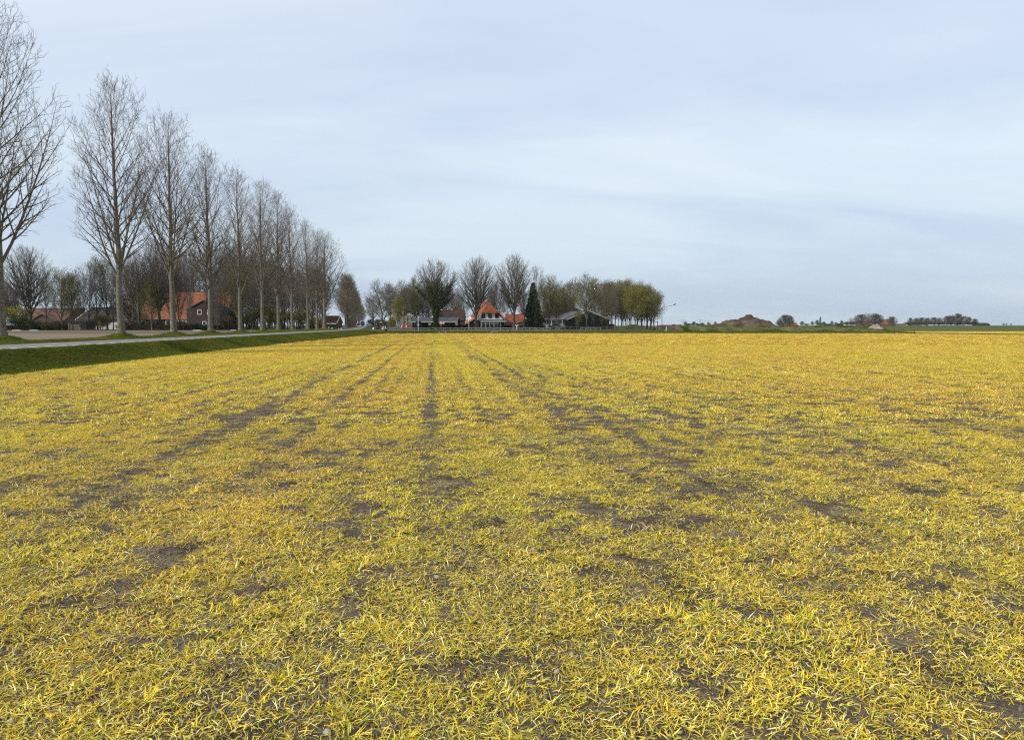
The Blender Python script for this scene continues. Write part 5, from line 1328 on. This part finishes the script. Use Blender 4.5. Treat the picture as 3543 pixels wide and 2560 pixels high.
o = thing('planter', 'dark round planter on the verge left of the long fence', 'planter', (XP(1335, 167), 167, .35)); o.scale = (.7, .7, .7); MB().lathe([(.25, -.1), (.36, .2), (.38, .55), (.30, .55)], n=14).obj('pot', DRK, o); v, q = leaves(np.array([[0, 0, .6]]), 160, .09, .16, np.random.RandomState(2)); link('plant', mesh_np('plant', v, q), LF_HED, o)
o = thing('litter_bin', 'dark bin on the grass between the road and the hanging sign', 'bin', (XP(1306, 176), 176, .78)); MB().lathe([(.18, 0), (.22, .55)], n=12).obj('bin_body', DRK, o); MB().lathe([(.24, .55), (.24, .6), (.05, .72)], n=12).obj('bin_lid', GRY, o)
bush('bru', 1310, 1122, 182, 'small brown shrub under the hanging sign', .8)
o = thing('garden_wall', 'low pale wall left of the small red roofed house, beyond the crossing', 'wall', (XP(1182, 215), 215, .8)); MB().box(-.75, .75, -.1, .1, 0, 1.0).obj('wall_panel', WHT_D, o); MB().box(-.8, .8, -.13, .13, 1.0, 1.08).obj('coping', GRY, o)

# ------------------------------------------------------------ dirt heaps and the grass bank
def heap(name, label, cat, ridge, Y, depth, zb, m, nx=90, ny=16, seed=0, rough=.12, kind=None, prof=None):
    """ridge: (px, py) skyline; the heap falls off to front and back"""
    xs = np.array([XP(p, Y) for p, _ in ridge]); zs = np.array([ZP(q, Y) for _, q in ridge]) - zb
    X = np.linspace(xs[0], xs[-1], nx); Z = np.interp(X, xs, zs); xc_ = (xs[0] + xs[-1]) / 2
    V = []
    T = np.linspace(-1, 1, ny + 1); ii = np.arange(nx)
    ed = np.minimum(1, 6 * np.minimum(ii, nx - 1 - ii) / nx)
    for t in T:
        f = max(0, 1 - abs(t)) ** .85 if prof is None else float(np.clip((1 - abs(t)) / prof, 0, 1)) ** .8
        nz = fbm(X * 1.1 + 300, np.full(nx, t * depth * .5 + 50), seed) - .5; n2 = fbm(X * .5 + 100, np.full(nx, t * depth * .3 + 70), seed + 9) - .5
        zz_ = Z * f * (1 + .5 * n2 * (abs(t) > .1)) + rough * 2 * nz * ed * (f > 0) - .02
        yy2 = t * depth / 2 * (1 + .5 * (fbm(X * .25 + 10, np.zeros(nx), seed + 3) - .5))
        V += [(X[i] - xc_, yy2[i], max(-.6, zz_[i]) - (.3 if abs(t) > .99 else 0)) for i in ii]
    Q = [(j * nx + i, j * nx + i + 1, (j + 1) * nx + i + 1, (j + 1) * nx + i) for j in range(ny) for i in range(nx - 1)]
    o = link(name, mesh_np(name, V, Q), m); o.location = (xc_, Y, zb); tag(o, label, cat); 
    if kind: o['kind'] = kind
    return o
heap('dirt_heap', 'big brown heap of dirt with a rounded peak behind the grass bank', 'dirt heap', [(2425, 1128), (2470, 1120), (2500, 1115), (2510, 1108), (2530, 1102), (2548, 1105), (2552, 1108), (2575, 1094), (2588, 1089), (2598, 1090), (2612, 1098), (2625, 1102), (2640, 1104), (2655, 1110), (2670, 1119), (2690, 1130)], 196, 14, .7, MT['dirt'], seed=1, rough=.42)
heap('dirt_heap', 'small dark heap of dirt at the right foot of the big heap', 'dirt heap', [(2640, 1130), (2650, 1112), (2660, 1108), (2672, 1118), (2685, 1128)], 204, 6, .7, MT['dirt'], nx=30, seed=2)
heap('dirt_heap', 'long low brown bank of dirt right of the street lamp', 'dirt heap', [(2265, 1132), (2280, 1126), (2310, 1122), (2345, 1123), (2375, 1128), (2400, 1140)], 184, 6, .6, MT['dirt'], nx=50, seed=3, rough=.3)
heap('dirt_heap', 'mossy mound among the trunks of the grove', 'dirt heap', [(2145, 1146), (2160, 1130), (2180, 1122), (2205, 1123), (2225, 1132), (2240, 1146)], 187, 6, .6, MT['bank'], nx=40, seed=4)
bk = heap('grass_bank', 'long grassy bank along the far edge of the field', 'bank', [(2325, 1153), (2345, 1149), (2362, 1138), (2382, 1130), (2400, 1128), (2450, 1129), (2550, 1130), (2650, 1131), (2750, 1131), (2850, 1131), (2950, 1133), (3010, 1136), (3050, 1148), (3062, 1154)], 172, 13, .25, MT['bank'], nx=160, seed=5, rough=.12, prof=.55)
heap('sand_heap', 'pale sandy heap at the right end of the grass bank', 'sand heap', [(2975, 1150), (3000, 1136), (3020, 1124), (3035, 1122), (3050, 1132), (3064, 1146), (3074, 1153)], 170, 7, .15, MT['sand'], nx=40, seed=6, rough=.25)
heap('dirt_heap', 'flat dark heap lying on the bank before the far red roofs', 'dirt heap', [(2930, 1133), (2945, 1126), (2965, 1125), (2985, 1128), (2998, 1134)], 178, 3.5, 1.1, MT['dirt'], nx=30, seed=7)
heap('dirt_heap', 'small dark heap lying in the far green field at the right', 'dirt heap', [(3418, 1140), (3428, 1135), (3436, 1134), (3442, 1140)], 320, 4, .2, MT['dirt'], nx=24, seed=8)
g2 = np.random.RandomState(9)
def bank_pt(t, v):
    X = XP(2350, 172) + (XP(3040, 172) - XP(2350, 172)) * t; f = -v * 6.3
    return np.stack([X, 172 + f, .25 + (1.25 + .2 * np.sin(X)) * (1 - v) ** .85 - .05], 1)
green('bank_grass', 6000, bank_pt, 1.0, 2.4)
# ------------------------------------------------------------ far right farms
def far_house(px0, px1, top, Y, label, roof, wall=BRK, eave=.5, rz=0.0):
    z = green_z(Y) - .1; xa, xb = XP(px0, Y), XP(px1, Y); hr = ZP(top, Y) - z
    return house('farmhouse', label, 'house', (xa + xb) / 2, Y + 4, z, xb - xa, 9, hr * eave, hr, rz, roof, wall, n=6)
far_house(2730, 2760, 1116, 560, 'small far house with a bright red roof right of the dirt heap', RT_RD, eave=.3)
far_house(2712, 2760, 1126.5, 500, 'low dark flat shed before the small bright red roof', RT_DK, DRK, .6)
far_house(2980, 3018, 1112, 600, 'far house with a pale red roof among the tall trees at the right', RT_RD, eave=.4)
far_house(3045, 3098, 1106, 590, 'far barn with a big brick red roof at the right end of the tree clump', RT_RD, eave=.25)
far_house(3094, 3134, 1121, 610, 'low far barn with a pinkish wall right of the big red barn', RT_BR, mat('pink_brick', (.30, .17, .13), var=.2), .7)
far_house(3156, 3180, 1119, 690, 'grey far shed before the right tree clump', SHT, GRY, .7)
far_house(3386, 3424, 1117.5, 710, 'far low barn with a dark roof at the right end of the tree clump', RT_DK, DRK, .55)
far_house(2862, 2920, 1124, 640, 'long low dark green shed on the far skyline', SHT_D, GRN_W, .7)
# power pylons far away
def pylon(px, top, Y, label):
    z = 0; H = ZP(top, Y); o = thing('pylon', label, 'pylon', (XP(px, Y), Y, z), 0, 'power pylons on the horizon'); b = 3.2
    m = MB()
    for sx in (-1, 1):
        for sy in (-1, 1): m.tube((sx * b, sy * b, 0), (sx * .5, sy * .5, H * .82), .28, .2, n=4)
    for k in range(6):
        f0, f1 = k / 6, (k + 1) / 6
        for sx in (-1, 1): m.tube((sx * (b - (b - .5) * f0), -b + (b - .5) * f0, H * .82 * f0), (-sx * (b - (b - .5) * f1), -b + (b - .5) * f1, H * .82 * f1), .14, n=4)
    m.tube((0, 0, H * .82), (0, 0, H), .4, .12, n=4); m.obj('lattice_mast', STL, o)
    for z_, w_ in ((.68, 12), (.82, 9)): MB().tube((-w_, 0, H * z_), (w_, 0, H * z_), .16, n=4).tube((-w_, 0, H * z_), (0, 0, H * z_ + 2), .1, n=4).tube((w_, 0, H * z_), (0, 0, H * z_ + 2), .1, n=4).obj('crossarm', STL, o)
    return o
pylon(2365, 1103, 1500, 'left faint power pylon on the horizon right of the street lamp')
pylon(2422, 1102, 1500, 'thin mast like pylon on the horizon in the middle')
pylon(2450, 1107, 1700, 'right faint power pylon on the horizon left of the dirt heap')
# ------------------------------------------------------------ air: one closed box of even haze
HZ = 0.00008
if HZ > 0:
    m = bpy.data.materials.new('haze'); m.use_nodes = True; t = m.node_tree; t.nodes.clear()
    pv = t.nodes.new('ShaderNodeVolumePrincipled'); pv.inputs['Color'].default_value = (0.80, 0.87, 0.96, 1); pv.inputs['Density'].default_value = HZ; pv.inputs['Anisotropy'].default_value = .2
    ou = t.nodes.new('ShaderNodeOutputMaterial'); t.links.new(pv.outputs[0], ou.inputs['Volume'])
    hb = MB().box(-2650, 2650, -260, 2650, -1.7, 40).obj('haze', m); hb['kind'] = 'stuff'
